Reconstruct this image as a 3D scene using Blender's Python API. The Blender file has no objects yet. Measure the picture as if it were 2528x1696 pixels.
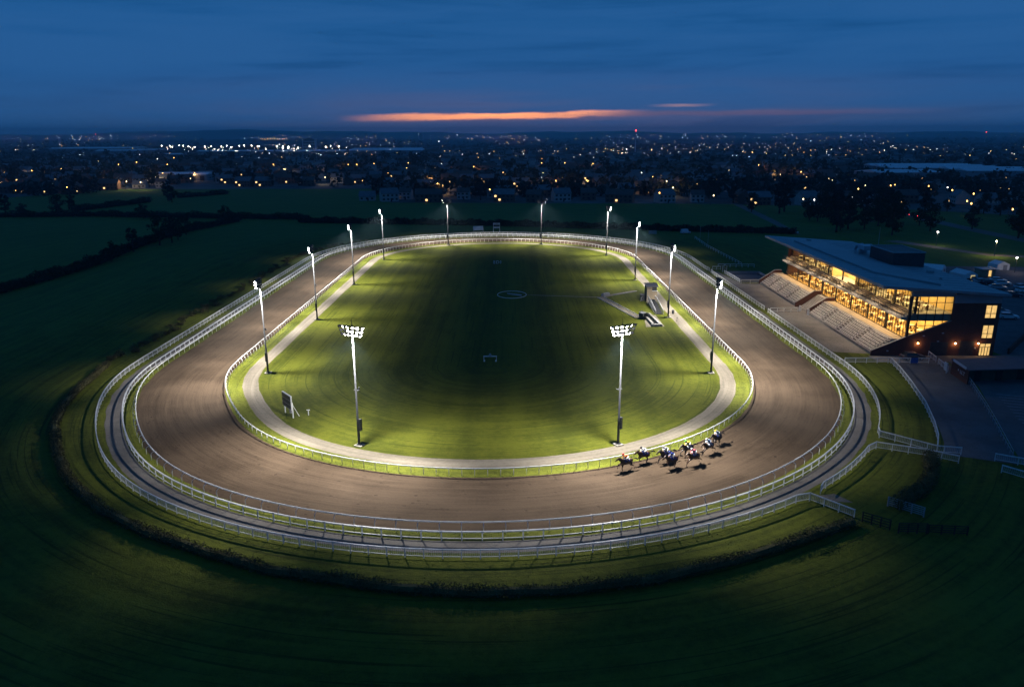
import bpy, math, random
from math import sin, cos, pi, radians, hypot, atan2, tan, exp
from mathutils import Vector, Matrix
random.seed(7)
SC = bpy.context.scene
COL = SC.collection
R = random.random
def U(a, b): return a + (b-a)*random.random()

# ------------------------------------------------------------------ camera
CAMH, FOC, PIT, ROL = 42.0, 1848.0, 0.2734, -0.0027
cam = bpy.data.cameras.new('camera'); cob = bpy.data.objects.new('camera', cam); COL.objects.link(cob)
cam.sensor_width = 36; cam.lens = 36*FOC/2528; cam.clip_start = .5; cam.clip_end = 40000
cob.location = (0, 0, CAMH); cob.rotation_mode = 'XYZ'
cob.matrix_world = Matrix.Translation((0, 0, CAMH)) @ Matrix.Rotation(pi/2-PIT, 4, 'X') @ Matrix.Rotation(ROL, 4, 'Z')
SC.camera = cob

def G(px, py, z=0.0):
    """survey point: where a bearing taken from the drone meets height z"""
    a = px-1264; b = py-848
    cr, sr = cos(ROL), sin(ROL)
    x = (a*cr+b*sr)/FOC; y = -(-a*sr+b*cr)/FOC
    c, s = cos(PIT), sin(PIT)
    dy = c+y*s; dz = -s+y*c
    t = (z-CAMH)/dz
    return (x*t, dy*t)

# ------------------------------------------------------------------ node helpers
class NT:
    def __init__(s, tree): s.t = tree; s.n = tree.nodes; s.l = tree.links; s.n.clear()
    def new(s, typ, **kw):
        n = s.n.new(typ)
        for k, v in kw.items(): setattr(n, k, v)
        return n
    def put(s, sock, v):
        if isinstance(v, bpy.types.NodeSocket): s.l.new(v, sock)
        elif v is not None:
            if hasattr(sock, 'default_value'):
                try: sock.default_value = v
                except Exception: sock.default_value = (v[0], v[1], v[2], 1) if len(v) == 3 else v
    def math(s, op, a, b=None, c=None, clamp=False):
        n = s.new('ShaderNodeMath', operation=op, use_clamp=clamp)
        s.put(n.inputs[0], a)
        if b is not None: s.put(n.inputs[1], b)
        if c is not None: s.put(n.inputs[2], c)
        return n.outputs[0]
    def mix(s, f, a, b, blend='MIX'):
        n = s.new('ShaderNodeMix', data_type='RGBA', blend_type=blend)
        s.put(n.inputs[0], f); s.put(n.inputs[6], a); s.put(n.inputs[7], b)
        return n.outputs[2]
    def noise(s, vec, scale, detail=3, rough=.55, dist=0):
        n = s.new('ShaderNodeTexNoise'); s.put(n.inputs['Vector'], vec)
        n.inputs['Scale'].default_value = scale; n.inputs['Detail'].default_value = detail
        n.inputs['Roughness'].default_value = rough; n.inputs['Distortion'].default_value = dist
        return n.outputs[0]
    def map(s, v, a, b, c=0., d=1., smooth=True):
        n = s.new('ShaderNodeMapRange', interpolation_type='SMOOTHSTEP' if smooth else 'LINEAR')
        s.put(n.inputs[0], v)
        for i, q in enumerate((a, b, c, d)): s.put(n.inputs[i+1], q)
        return n.outputs[0]
    def xyz(s, v):
        n = s.new('ShaderNodeSeparateXYZ'); s.put(n.inputs[0], v); return n.outputs
    def comb(s, x, y, z):
        n = s.new('ShaderNodeCombineXYZ')
        for i, q in enumerate((x, y, z)): s.put(n.inputs[i], q)
        return n.outputs[0]
    def coord(s, which='Object'): return s.new('ShaderNodeTexCoord').outputs[which]
    def bump(s, h, strength=.5, dist=.1):
        n = s.new('ShaderNodeBump'); s.put(n.inputs['Height'], h)
        n.inputs['Strength'].default_value = strength; n.inputs['Distance'].default_value = dist
        return n.outputs[0]
def rgba(c): return (c[0], c[1], c[2], 1)
def newmat(name):
    m = bpy.data.materials.new(name); m.use_nodes = True
    return m, NT(m.node_tree)
def finish(nt, col, rough=.8, normal=None, metal=0, spec=.25, emit=None, estr=0):
    p = nt.new('ShaderNodeBsdfPrincipled'); o = nt.new('ShaderNodeOutputMaterial')
    nt.put(p.inputs['Base Color'], rgba(col) if isinstance(col, tuple) else col)
    nt.put(p.inputs['Roughness'], rough); p.inputs['Metallic'].default_value = metal
    p.inputs['Specular IOR Level'].default_value = spec
    if normal is not None: nt.put(p.inputs['Normal'], normal)
    if emit is not None:
        nt.put(p.inputs['Emission Color'], rgba(emit) if isinstance(emit, tuple) else emit)
        nt.put(p.inputs['Emission Strength'], estr)
    nt.l.new(p.outputs[0], o.inputs[0])
    return p
MAT = {}
def pmat(name, col, rough=.7, var=.18, scale=2.0, metal=0, spec=.25, bump=0):
    if name in MAT: return MAT[name]
    m, nt = newmat(name)
    v = nt.coord()
    a = nt.noise(v, scale, 4); b = nt.noise(v, scale*7, 3)
    f = nt.math('ADD', nt.math('MULTIPLY', a, .65), nt.math('MULTIPLY', b, .35))
    f = nt.map(f, .32, .68)
    c = nt.mix(f, rgba([q*(1-var) for q in col]), rgba([min(.95, q*(1+var)) for q in col]))
    finish(nt, c, rough, nt.bump(b, bump, .05) if bump else None, metal, spec)
    MAT[name] = m; return m
def emat(name, col, strength, base=(.1, .1, .1), sample=False):
    if name in MAT: return MAT[name]
    m, nt = newmat(name)
    v = nt.coord(); f = nt.noise(v, 1.7, 2)
    c = nt.mix(nt.map(f, .35, .65), rgba([q*.75 for q in col]), rgba(col))
    finish(nt, base, .4, None, 0, .3, c, strength)
    try: m.cycles.emission_sampling = 'AUTO' if sample else 'NONE'
    except Exception: pass
    MAT[name] = m; return m

# ------------------------------------------------------------------ mesh helpers
class MB:
    def __init__(s): s.v = []; s.f = []; s.m = []; s.mats = []; s.cur = 0; s.smooth = False
    def use(s, mat):
        if mat not in s.mats: s.mats.append(mat)
        s.cur = s.mats.index(mat); return s
    def add(s, vs, fs):
        b = len(s.v); s.v.extend([tuple(q) for q in vs])
        for f in fs: s.f.append([b+i for i in f]); s.m.append(s.cur)
    def box(s, c, d, rz=0, taper=1.0):
        x, y, z = c; a, b, h = d[0]/2, d[1]/2, d[2]/2
        cs, sn = cos(rz), sin(rz); vs = []
        for k, (sz, t) in enumerate(((-1, 1.), (1, taper))):
            for sx, sy in ((-1, -1), (1, -1), (1, 1), (-1, 1)):
                px, py = sx*a*t, sy*b*t
                vs.append((x+px*cs-py*sn, y+px*sn+py*cs, z+sz*h))
        s.add(vs, [(3, 2, 1, 0), (4, 5, 6, 7), (0, 1, 5, 4), (1, 2, 6, 5), (2, 3, 7, 6), (3, 0, 4, 7)])
    def bar(s, p, q, w, h=None):
        """a rectangular bar from p to q, w wide and h high"""
        h = h or w
        p = Vector(p); q = Vector(q); d = (q-p)
        if d.length < 1e-6: return
        d.normalize(); up = Vector((0, 0, 1)) if abs(d.z) < .95 else Vector((1, 0, 0))
        e = d.cross(up).normalized(); n = e.cross(d).normalized()
        vs = [o+e*(i*w/2)+n*(j*h/2) for o in (p, q) for i, j in ((-1, -1), (1, -1), (1, 1), (-1, 1))]
        s.add(vs, [(3, 2, 1, 0), (4, 5, 6, 7), (0, 1, 5, 4), (1, 2, 6, 5), (2, 3, 7, 6), (3, 0, 4, 7)])
    def tube(s, pts, rad, n=8, cap=True, flat=1.0, closed=False, ph=0.0):
        pts = [Vector(p) for p in pts]; N = len(pts)
        if not isinstance(rad, (list, tuple)): rad = [rad]*N
        vs = []; prev = None
        for i, p in enumerate(pts):
            if closed: d = pts[(i+1) % N]-pts[i-1]
            else: d = pts[min(i+1, N-1)]-pts[max(i-1, 0)]
            d.normalize()
            up = Vector((0, 0, 1)) if abs(d.z) < .9 else Vector((1, 0, 0))
            e = d.cross(up).normalized(); w = e.cross(d).normalized()
            for k in range(n):
                a = 2*pi*k/n+ph
                vs.append(p+e*(cos(a)*rad[i])+w*(sin(a)*rad[i]*flat))
        fs = []
        for i in range(N if closed else N-1):
            j = (i+1) % N
            for k in range(n):
                fs.append((i*n+k, i*n+(k+1) % n, j*n+(k+1) % n, j*n+k))
        if cap and not closed:
            fs.append(tuple(range(n-1, -1, -1))); fs.append(tuple((N-1)*n+k for k in range(n)))
        s.add(vs, fs)
    def extrude(s, poly, vec):
        vec = Vector(vec); n = len(poly); vs = [Vector(p) for p in poly]; vs = vs+[p+vec for p in vs]
        fs = [tuple(range(n-1, -1, -1)), tuple(range(n, 2*n))]
        fs += [(i, (i+1) % n, n+(i+1) % n, n+i) for i in range(n)]
        s.add(vs, fs)
    def leaves(s, c, rad, n, size):
        """leaf sprays spread through an ellipsoid"""
        for _ in range(n):
            while True:
                a = Vector((U(-1, 1), U(-1, 1), U(-1, 1)))
                if a.length < 1: break
            p = Vector((c[0]+a.x*rad[0], c[1]+a.y*rad[1], c[2]+a.z*rad[2]))
            e = Vector((U(-1, 1), U(-1, 1), U(-1, 1))).normalized()
            f = e.cross(Vector((U(-1, 1), U(-1, 1), U(-1, 1)))).normalized()
            k = size*U(.6, 1.3)
            s.add([p-e*k*.5, p+f*k*.28, p+e*k*.5, p-f*k*.28+e*k*.1], [(0, 1, 2, 3)])
    def mesh(s, name):
        me = bpy.data.meshes.new(name); me.from_pydata(s.v, [], s.f)
        for m in s.mats: me.materials.append(m)
        if s.mats: me.polygons.foreach_set('material_index', s.m)
        if s.smooth: me.polygons.foreach_set('use_smooth', [True]*len(me.polygons))
        me.update(); return me
    def build(s, name, parent=None, mat=None):
        if mat is not None and not s.mats: s.mats = [mat]
        o = bpy.data.objects.new(name, s.mesh(name)); COL.objects.link(o)
        if parent is not None: o.parent = parent
        return o
def tag(o, label=None, cat=None, group=None, kind=None):
    if label: o['label'] = label
    if cat: o['category'] = cat
    if group: o['group'] = group
    if kind: o['kind'] = kind
    return o
def thing(name, label, cat, loc=(0, 0, 0), rz=0, group=None):
    o = bpy.data.objects.new(name, None); COL.objects.link(o); o.location = loc; o.rotation_euler = (0, 0, rz)
    o.empty_display_size = .2
    return tag(o, label, cat, group)
def dup(root, loc=None, rz=None, label=None, sc=None):
    c = root.copy(); COL.objects.link(c)
    if loc: c.location = loc
    if rz is not None: c.rotation_euler = (0, 0, rz)
    if sc: c.scale = (sc, sc, sc) if not isinstance(sc, (tuple, list)) else sc
    if label: c['label'] = label
    for ch in list(root.children):
        d = ch.copy(); COL.objects.link(d); d.parent = c
        for g in list(ch.children):
            e = g.copy(); COL.objects.link(e); e.parent = d
    return c

# ------------------------------------------------------------------ the course's plan: a stadium curve
CX, YN, YF = -4.3, 134.2, 254.5
def dent(a): return -1.15*exp(-((math.degrees(a)-208)/17)**2)
def ring(rad, far=0.0, n=150):
    P = []
    for i in range(n+1):
        a = pi+pi*i/n; r = rad+dent(a); P.append((CX+r*cos(a), YN+r*sin(a)))
    for i in range(1, 40): P.append((CX+rad, YN+(YF-YN)*i/40))
    for i in range(n+1):
        a = pi*i/n; P.append((CX+rad*cos(a), YF+(rad+far)*sin(a)))
    for i in range(1, 40): P.append((CX-rad, YF+(YN-YF)*i/40))
    return P
def angpt(P, i): return P[i % len(P)]
def resample(P, step, closed=False):
    """points each `step` metres along a polyline, with the direction there"""
    Q = list(P)+([P[0]] if closed else []); L = [0]
    for a, b in zip(Q, Q[1:]): L.append(L[-1]+hypot(b[0]-a[0], b[1]-a[1]))
    n = max(1, round(L[-1]/step)); out = []; j = 0
    for k in range(n if closed else n+1):
        t = L[-1]*k/n
        while j < len(L)-2 and L[j+1] < t: j += 1
        a, b = Q[j], Q[j+1]; f = (t-L[j])/max(1e-9, L[j+1]-L[j])
        d = atan2(b[1]-a[1], b[0]-a[0])
        out.append((a[0]+(b[0]-a[0])*f, a[1]+(b[1]-a[1])*f, d))
    return out
def cut(P, p0, p1):
    """the stretch of ring P that runs on from nearest p0 to nearest p1"""
    def near(q): return min(range(len(P)), key=lambda i: hypot(P[i][0]-q[0], P[i][1]-q[1]))
    i, j = near(p0), near(p1)
    if j <= i: j += len(P)
    return [p0]+[P[k % len(P)] for k in range(i+1, j)]+[p1]
# ------------------------------------------------------------------ surfaces of the setting
def Dist(nt, v):
    x, y, z = nt.xyz(v)
    dx = nt.math('SUBTRACT', x, CX)
    yc = nt.math('MINIMUM', nt.math('MAXIMUM', y, YN), YF)
    dy = nt.math('SUBTRACT', y, yc)
    return nt.math('SQRT', nt.math('ADD', nt.math('MULTIPLY', dx, dx), nt.math('MULTIPLY', dy, dy))), x, y
def grass_mat(name, dark, light, dry, stripes=.5, mow=0.0, far=None):
    m, nt = newmat(name); v = nt.coord('Object')
    d, x, y = Dist(nt, v)
    n1 = nt.noise(v, .018, 4); n2 = nt.noise(v, .16, 4, .6); n3 = nt.noise(v, 1.1, 4, .65); n4 = nt.noise(v, 5.5, 3, .7)
    sv = nt.comb(nt.math('MULTIPLY', d, .75), nt.math('MULTIPLY', x, .035), nt.math('MULTIPLY', y, .035))
    st = nt.noise(sv, 1., 3, .6)
    f = nt.math('ADD', nt.math('MULTIPLY', n2, .26), nt.math('MULTIPLY', n3, .36))
    f = nt.math('ADD', f, nt.math('MULTIPLY', n4, .30))
    tr = nt.noise(nt.comb(nt.math('MULTIPLY', d, 3.2), nt.math('MULTIPLY', x, .05), nt.math('MULTIPLY', y, .05)), 1., 2, .5)
    f = nt.math('SUBTRACT', f, nt.math('MULTIPLY', nt.map(tr, .58, .70), .22))
    f = nt.math('ADD', f, nt.math('MULTIPLY', n1, .14))
    f = nt.math('ADD', f, nt.math('MULTIPLY', nt.math('SUBTRACT', st, .5), stripes))
    if mow:
        w = nt.math('SINE', nt.math('MULTIPLY', nt.math('ADD', x, nt.math('MULTIPLY', n2, 1.2)), mow))
        f = nt.math('ADD', f, nt.math('MULTIPLY', w, .03))
        w = nt.math('SINE', nt.math('MULTIPLY', nt.math('ADD', x, nt.math('MULTIPLY', n1, 6.)), .46))
        f = nt.math('ADD', f, nt.math('MULTIPLY', w, .055))
    c = nt.mix(nt.map(f, .34, .66), rgba(dark), rgba(light))
    if far:
        g = nt.map(nt.math('ADD', d, nt.math('MULTIPLY', nt.math('SUBTRACT', n2, .5), 26.)), 76., 116.)
        c = nt.mix(g, c, nt.mix(nt.map(f, .34, .66), rgba(far[0]), rgba(far[1])))
    c = nt.mix(nt.math('MULTIPLY', nt.map(nt.noise(v, .45, 5, .7), .55, .78), .55), c, rgba(dry))
    h = nt.math('ADD', nt.math('MULTIPLY', n3, .6), nt.math('MULTIPLY', n4, .4))
    finish(nt, c, .95, nt.bump(h, .75, .35), 0, .1)
    return m
M_GRASS = grass_mat('rough_grass', (.030, .044, .005), (.082, .098, .010), (.105, .090, .022), .75)
M_LAWN = grass_mat('mown_grass', (.046, .056, .006), (.098, .108, .011), (.118, .106, .018), .40, 1.35)
FARG = ((.044, .090, .018), (.088, .150, .028))
M_GRASS = grass_mat('rough_grass_b', (.044, .054, .008), (.116, .128, .015), (.10, .092, .022), .5, 0, FARG)
M_FIELD = grass_mat('field_grass', (.044, .054, .008), (.116, .128, .015), (.06, .07, .02), .5, 0, FARG)

def dirt_mat():
    m, nt = newmat('sand_and_fibre_track'); v = nt.coord('Object'); d, x, y = Dist(nt, v)
    sv = nt.comb(nt.math('MULTIPLY', d, 1.3), nt.math('MULTIPLY', x, .03), nt.math('MULTIPLY', y, .03))
    s1 = nt.noise(sv, 1., 5, .65)
    sv2 = nt.comb(nt.math('MULTIPLY', d, 3.4), nt.math('MULTIPLY', x, .16), nt.math('MULTIPLY', y, .16))
    s2 = nt.noise(sv2, 1., 3, .6)
    n = nt.noise(v, .12, 4, .6); g = nt.noise(v, 3.2, 4, .7)
    f = nt.math('ADD', nt.math('MULTIPLY', s1, .32), nt.math('MULTIPLY', s2, .20))
    f = nt.math('ADD', f, nt.math('MULTIPLY', n, .36)); f = nt.math('ADD', f, nt.math('MULTIPLY', g, .20))
    c = nt.mix(nt.map(f, .36, .64), rgba((.028, .0190, .0122)), rgba((.068, .0475, .0315)))
    pock = nt.new('ShaderNodeTexVoronoi', feature='F1'); nt.put(pock.inputs['Vector'], v); pock.inputs['Scale'].default_value = .85
    pk = nt.map(pock.outputs['Distance'], .10, .24, 1, 0)
    pk = nt.math('MULTIPLY', pk, nt.map(nt.noise(v, .22, 3), .45, .58))
    c = nt.mix(nt.math('MULTIPLY', pk, .65), c, rgba((.03, .02, .014)))
    h = nt.math('SUBTRACT', nt.math('ADD', nt.math('MULTIPLY', s2, .6), nt.math('MULTIPLY', g, .4)), nt.math('MULTIPLY', pk, .6))
    finish(nt, c, .95, nt.bump(h, .6, .12), 0, .08)
    return m
def path_mat():
    m, nt = newmat('sandy_path'); v = nt.coord('Object'); d, x, y = Dist(nt, v)
    sv = nt.comb(nt.math('MULTIPLY', d, 1.5), nt.math('MULTIPLY', x, .04), nt.math('MULTIPLY', y, .04))
    f = nt.math('ADD', nt.math('MULTIPLY', nt.noise(sv, 1., 4, .6), .6), nt.math('MULTIPLY', nt.noise(v, 1.6, 5, .7), .4))
    c = nt.mix(nt.map(f, .36, .64), rgba((.125, .108, .082)), rgba((.20, .176, .138)))
    finish(nt, c, .9, nt.bump(nt.noise(v, 6, 3), .3, .04), 0, .15)
    return m
def tar_mat(name, a, b):
    m, nt = newmat(name); v = nt.coord('Object')
    f = nt.math('ADD', nt.math('MULTIPLY', nt.noise(v, .22, 5, .65), .6), nt.math('MULTIPLY', nt.noise(v, 5, 4, .7), .4))
    c = nt.mix(nt.map(f, .36, .64), rgba(a), rgba(b))
    w = nt.map(nt.math('ABSOLUTE', nt.math('SUBTRACT', nt.noise(v, .5, 3), .5)), 0., .012, .5, 0)
    c = nt.mix(w, c, rgba([q*.5 for q in a]))
    finish(nt, c, .85, nt.bump(nt.noise(v, 9, 3), .25, .02), 0, .25)
    return m
M_DIRT = dirt_mat(); M_PATH = path_mat()
M_ROAD = tar_mat('worn_asphalt', (.088, .079, .070), (.14, .127, .114))
M_APRON = tar_mat('concrete_apron', (.12, .108, .095), (.19, .172, .152))
M_TAR = tar_mat('dark_tarmac', (.07, .07, .074), (.115, .114, .118))

def sheet(name, pts, z, mat, kind='structure'):
    b = MB(); b.add([(p[0], p[1], z) for p in pts], [tuple(range(len(pts)))])
    o = b.build(name, None, mat); return tag(o, kind=kind)
def band(name, P, Q, z, mat):
    b = MB(); n = len(P)
    b.add([(p[0], p[1], z) for p in P]+[(q[0], q[1], z) for q in Q], [(i, n+i, n+(i+1) % n, (i+1) % n) for i in range(n)])
    return tag(b.build(name, None, mat), kind='structure')

# one ground sheet to the horizon, finer near the course
gb = MB()
gb.add([(-14000, -600, 0), (14000, -600, 0), (14000, 12500, 0), (-14000, 12500, 0)], [(0, 1, 2, 3)])
tag(gb.build('ground', None, M_FIELD), kind='structure')
band('verge', ring(44.4), ring(82, 4), .004, M_GRASS)
sheet('infield', ring(42.3, -.4), .006, M_LAWN)
def wob(P, amp, sc):
    """a worn edge: the line wanders a little"""
    out = []
    for i, p in enumerate(P):
        k = 1+amp*(sin(i*sc)+.6*sin(i*sc*2.7+1)+.5*sin(i*sc*6.1+2))/50.
        out.append((CX+(p[0]-CX)*k, p[1]))
    return out
band('service_path', wob(ring(41.9, -.6), .05, .9), wob(ring(44.5, -.4), .05, 1.1), .012, M_PATH)
band('dirt_track', wob(ring(47.35), .06, 1.3), wob(ring(60.9), .10, .8), .012, M_DIRT)
band('perimeter_road', ring(62.75, .8), wob(ring(65.1, 2.2), .08, 1.2), .012, M_ROAD)

# town land beyond the fields and the hills behind it
m, nt = newmat('town_soil'); v = nt.coord('Object')
f = nt.math('ADD', nt.math('MULTIPLY', nt.noise(v, .006, 5, .7), .6), nt.math('MULTIPLY', nt.noise(v, .06, 4, .7), .4))
finish(nt, nt.mix(nt.map(f, .38, .62), rgba((.035, .04, .04)), rgba((.12, .125, .125))), .95, None, 0, .1)
edge = [(-1500, 430), (-700, 470), (-351, 524), (-326, 578), (-310, 607), (-200, 606), (-99, 602), (-77, 480), (9, 474), (128, 465), (176, 451), (213, 437), (260, 400), (420, 330), (1400, 250)]
sheet('town_terrain', edge+[(13500, 300), (13500, 12000), (-13500, 12000), (-13500, 600)], .02, m)
M_HILL = pmat('far_hill', (.06, .11, .085), .95, .3, .002)
hb = MB(); hv = []; hn = 90
for k in range(4):
    for i in range(hn+1):
        t = i/hn; az = -44+88*t
        y = 7600+k*900; x = tan(radians(az))*y
        base = 26+18*exp(-((az+20)/9)**2)*2.9+22*exp(-((az+8)/4)**2)+30*exp(-((az-6)/7)**2)+16*exp(-((az-27)/8)**2)+6*sin(az*.9)+3*sin(az*2.3+1)
        hv.append((x, y, 0 if k in (0, 3) else base*(.8 if k == 1 else 1.15)))
hb.v = hv
for k in range(3):
    for i in range(hn):
        a = k*(hn+1)+i; hb.f.append([a, a+1, a+hn+2, a+hn+1]); hb.m.append(0)
hb.smooth = True
tag(hb.build('hills', None, M_HILL), kind='structure')

# ------------------------------------------------------------------ world: dusk sky
W = bpy.data.worlds.new('World'); SC.world = W; W.use_nodes = True
nt = NT(W.node_tree)
v = nt.coord('Generated'); x, y, z = nt.xyz(v)
el = nt.math('ARCSINE', z); az = nt.math('ARCTAN2', x, y)
ramp = nt.new('ShaderNodeValToRGB'); nt.put(ramp.inputs[0], nt.map(el, 0., .9, 0., 1., False))
cr = ramp.color_ramp; cr.elements[0].position = 0; cr.elements[0].color = (.056, .15, .345, 1)
cr.elements[1].position = 1; cr.elements[1].color = (.006, .045, .16, 1)
for p, c in ((.035, (.029, .118, .325)), (.075, (.017, .117, .35)), (.14, (.012, .114, .345)), (.22, (.011, .098, .30)), (.45, (.008, .065, .22))):
    e = cr.elements.new(p); e.color = rgba(c)
base = ramp.outputs[0]
# mauve glow low over the sunset
gl = nt.math('MULTIPLY', nt.map(el, .0, .085, 1, 0), nt.map(nt.math('ABSOLUTE', nt.math('SUBTRACT', az, .06)), .05, .62, 1, 0))
base = nt.mix(gl, base, rgba((.165, .165, .33)))
# streaky cloud sheets
sv = nt.comb(nt.math('MULTIPLY', az, 2.2), nt.math('MULTIPLY', nt.math('ADD', el, nt.math('MULTIPLY', az, -.02)), 26.), 0.3)
n1 = nt.noise(sv, 1.0, 5, .55, .35)
sv2 = nt.comb(nt.math('MULTIPLY', az, 5.), nt.math('MULTIPLY', el, 75.), 4.3)
n2 = nt.noise(sv2, 1.0, 4, .55, .3)
cl = nt.math('ADD', nt.math('MULTIPLY', n1, .75), nt.math('MULTIPLY', n2, .25))
base = nt.mix(nt.map(cl, .36, .62, .0, .8), base, rgba((.024, .134, .38)), 'MIX')
base = nt.mix(nt.map(cl, .48, .34, 0., .62), base, rgba((.006, .078, .25)), 'MIX')
# the slit of afterglow and its faint tail
def streak(e0, slope, th, a0, a1, soft, nz):
    c = nt.math('ADD', nt.math('MULTIPLY', nt.math('SUBTRACT', az, (a0+a1)/2), slope), e0)
    wv = nt.noise(nt.comb(nt.math('MULTIPLY', az, 14.), nt.math('MULTIPLY', el, 60.), nz), 1., 4, .6)
    dd = nt.math('ABSOLUTE', nt.math('ADD', nt.math('SUBTRACT', el, c), nt.math('MULTIPLY', nt.math('SUBTRACT', wv, .5), th*1.6)))
    win = nt.math('MULTIPLY', nt.map(az, a0, a0+soft), nt.map(az, a1-soft, a1, 1, 0))
    return nt.math('MULTIPLY', nt.map(dd, th*.2, th, 1, 0), win)
for args, col, k in (((.0215, .016, .0054, -.225, .185, .17, 1.), (3.9, 1.3, .38), 1.), ((.0232, .0, .0042, -.05, .55, .25, 3.), (.23, .15, .25), .55),
                     ((.0330, .004, .0026, .165, .262, .06, 5.), (1.0, .52, .42), .45), ((.0195, .01, .007, -.25, .22, .16, 7.), (.42, .22, .25), .45)):
    base = nt.mix(nt.math('MULTIPLY', streak(*args), k), base, rgba(col))
base = nt.mix(nt.map(el, -.01, -.03), base, rgba((.01, .03, .06)))
sky = nt.new('ShaderNodeTexSky', sky_type='NISHITA'); sky.sun_disc = False
sky.sun_elevation = radians(-4); sky.sun_rotation = radians(3)
tot = nt.new('ShaderNodeMix', data_type='RGBA', blend_type='ADD'); tot.inputs[0].default_value = .02
nt.l.new(base, tot.inputs[6]); nt.l.new(sky.outputs[0], tot.inputs[7])
bg = nt.new('ShaderNodeBackground'); nt.l.new(tot.outputs[2], bg.inputs[0]); bg.inputs[1].default_value = .84
wo = nt.new('ShaderNodeOutputWorld'); nt.l.new(bg.outputs[0], wo.inputs[0])

# ------------------------------------------------------------------ the evening haze
m = bpy.data.materials.new('evening_haze'); m.use_nodes = True; nt = NT(m.node_tree)
pv = nt.new('ShaderNodeVolumePrincipled'); pv.inputs['Color'].default_value = (.52, .85, 1, 1)
pv.inputs['Density'].default_value = HAZE = .00014; pv.inputs['Anisotropy'].default_value = .2
o = nt.new('ShaderNodeOutputMaterial'); nt.l.new(pv.outputs[0], o.inputs['Volume'])
hz = MB(); hz.box((0, 5950, 64), (28800, 13300, 130))
tag(hz.build('haze', None, m), kind='stuff')
# ------------------------------------------------------------------ rails and fences
def plastic(name, col):
    """hollow white plastic section: a little light passes through its thin walls"""
    m, nt = newmat(name); v = nt.coord()
    c = nt.mix(nt.map(nt.noise(v, 1.2, 4), .35, .65), rgba([q*.86 for q in col]), rgba(col))
    p = finish(nt, c, .45, None, 0, .4); o = [n for n in nt.n if n.type == 'OUTPUT_MATERIAL'][0]
    t = nt.new('ShaderNodeBsdfTranslucent'); nt.put(t.inputs[0], c)
    mx = nt.new('ShaderNodeMixShader'); mx.inputs[0].default_value = .38
    nt.l.new(p.outputs[0], mx.inputs[1]); nt.l.new(t.outputs[0], mx.inputs[2]); nt.l.new(mx.outputs[0], o.inputs[0]); MAT[name] = m
    return m
M_WHITE = plastic('white_rail_plastic', (.80, .81, .82))
M_PAINT = plastic('white_fence_paint', (.78, .79, .81))
M_WIRE = pmat('galvanised_wire', (.55, .56, .57), .5, .1, 3, .2)
M_OLDW = pmat('weathered_timber', (.034, .030, .026), .85, .3, 1.2)
M_GREYW = pmat('grey_painted_rail', (.30, .30, .31), .7, .2, 1.)

def running_rail(name, label, P, gap, lean, side):
    """a round white rail on goosenecked posts; the posts stand to one side of the rail and bend in under it"""
    t = thing(name, label, 'rail'); c = MB(); c.smooth = True
    c.tube([(p[0], p[1], 1.18) for p in P], .085, 8, closed=True)
    c.build('top_rail', t, M_WHITE)
    pts = resample(P, gap, True)
    def post(b, x, y, d):
        nx, ny = -sin(d)*side, cos(d)*side
        b.tube([(x+nx*lean, y+ny*lean, 0), (x+nx*lean, y+ny*lean, .74), (x+nx*lean*.8, y+ny*lean*.8, .98), (x+nx*.04, y+ny*.04, 1.12)], [.045, .045, .042, .042], 6)
    pts.sort(key=lambda q: hypot(q[0], q[1]))
    for x, y, d in pts[:100]:
        b = MB(); b.smooth = True; post(b, x, y, d); b.build('post', t, M_WHITE)
    b = MB(); b.smooth = True
    for x, y, d in pts[100:]: post(b, x, y, d)
    tag(b.build('post', t, M_WHITE), kind='stuff')
    return t
# rings run anticlockwise, so the left-hand side of travel is the inside of the course
running_rail('running_rail', 'inner white plastic running rail round the grass infield, on slim posts', ring(47.2), 1.66, .30, 1)
running_rail('running_rail', 'outer white plastic running rail of the brown dirt track, on goosenecked posts', ring(60.75), 2.4, .46, -1)

def fence(name, label, P, gap, closed=False, H=1.12, rails=((1.08, .15, .10), (.30, .06, .06)), post=.10, mesh=0.0, mat=None, cat='fence', group=None, capped=None):
    mat = mat or M_PAINT
    t = thing(name, label, cat, group=group)
    pts = resample(P, gap, closed)
    fine = resample(P, gap/3, closed)+([] if not closed else [resample(P, gap/3, closed)[0]])
    for k, (z, w, h) in enumerate(rails):
        b = MB()
        b.tube([(p[0], p[1], z) for p in (fine if not closed else fine[:-1])], w*.707, 4, flat=h/w, closed=closed, ph=pi/4)
        b.build('top_rail' if k == 0 else 'lower_rail', t, mat)
    def one(b, x, y, d):
        b.box((x, y, (H+.03)/2), (post, post*.9, H+.03), d)
    pts.sort(key=lambda q: hypot(q[0], q[1]))
    for x, y, d in pts[:100]:
        b = MB(); one(b, x, y, d); b.build('post', t, mat)
    if len(pts) > 100:
        b = MB()
        for x, y, d in pts[100:]: one(b, x, y, d)
        tag(b.build('post', t, mat), kind='stuff')
    if mesh:
        b = MB()
        for x, y, d in resample(P, mesh, closed):
            b.box((x, y, .68), (.016, .016, .76), d)
        lo = [(p[0], p[1]) for p in (fine if not closed else fine[:-1])]
        for z in (.42, .54, .66, .78, .90, 1.0):
            b.tube([(p[0], p[1], z) for p in lo], .008, 3, closed=closed, cap=False)
        b.build('wire_mesh', t, M_WIRE)
    return t
FL = ((1.06, .19, .12), (.27, .07, .07))
fence('paddock_fence', 'white two-rail fence on the grass strip between dirt track and perimeter road', ring(62.6, .9), 2.2, True, rails=FL, post=.12)
F3 = ring(66.2, 2.9)
pA, pB = G(2000.7, 1215, 1.15), G(2027.8, 1197.5, 1.15)
pC, pD = G(2164.9, 1089, 1.15), G(2172.9, 1062, 1.15)
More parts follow.
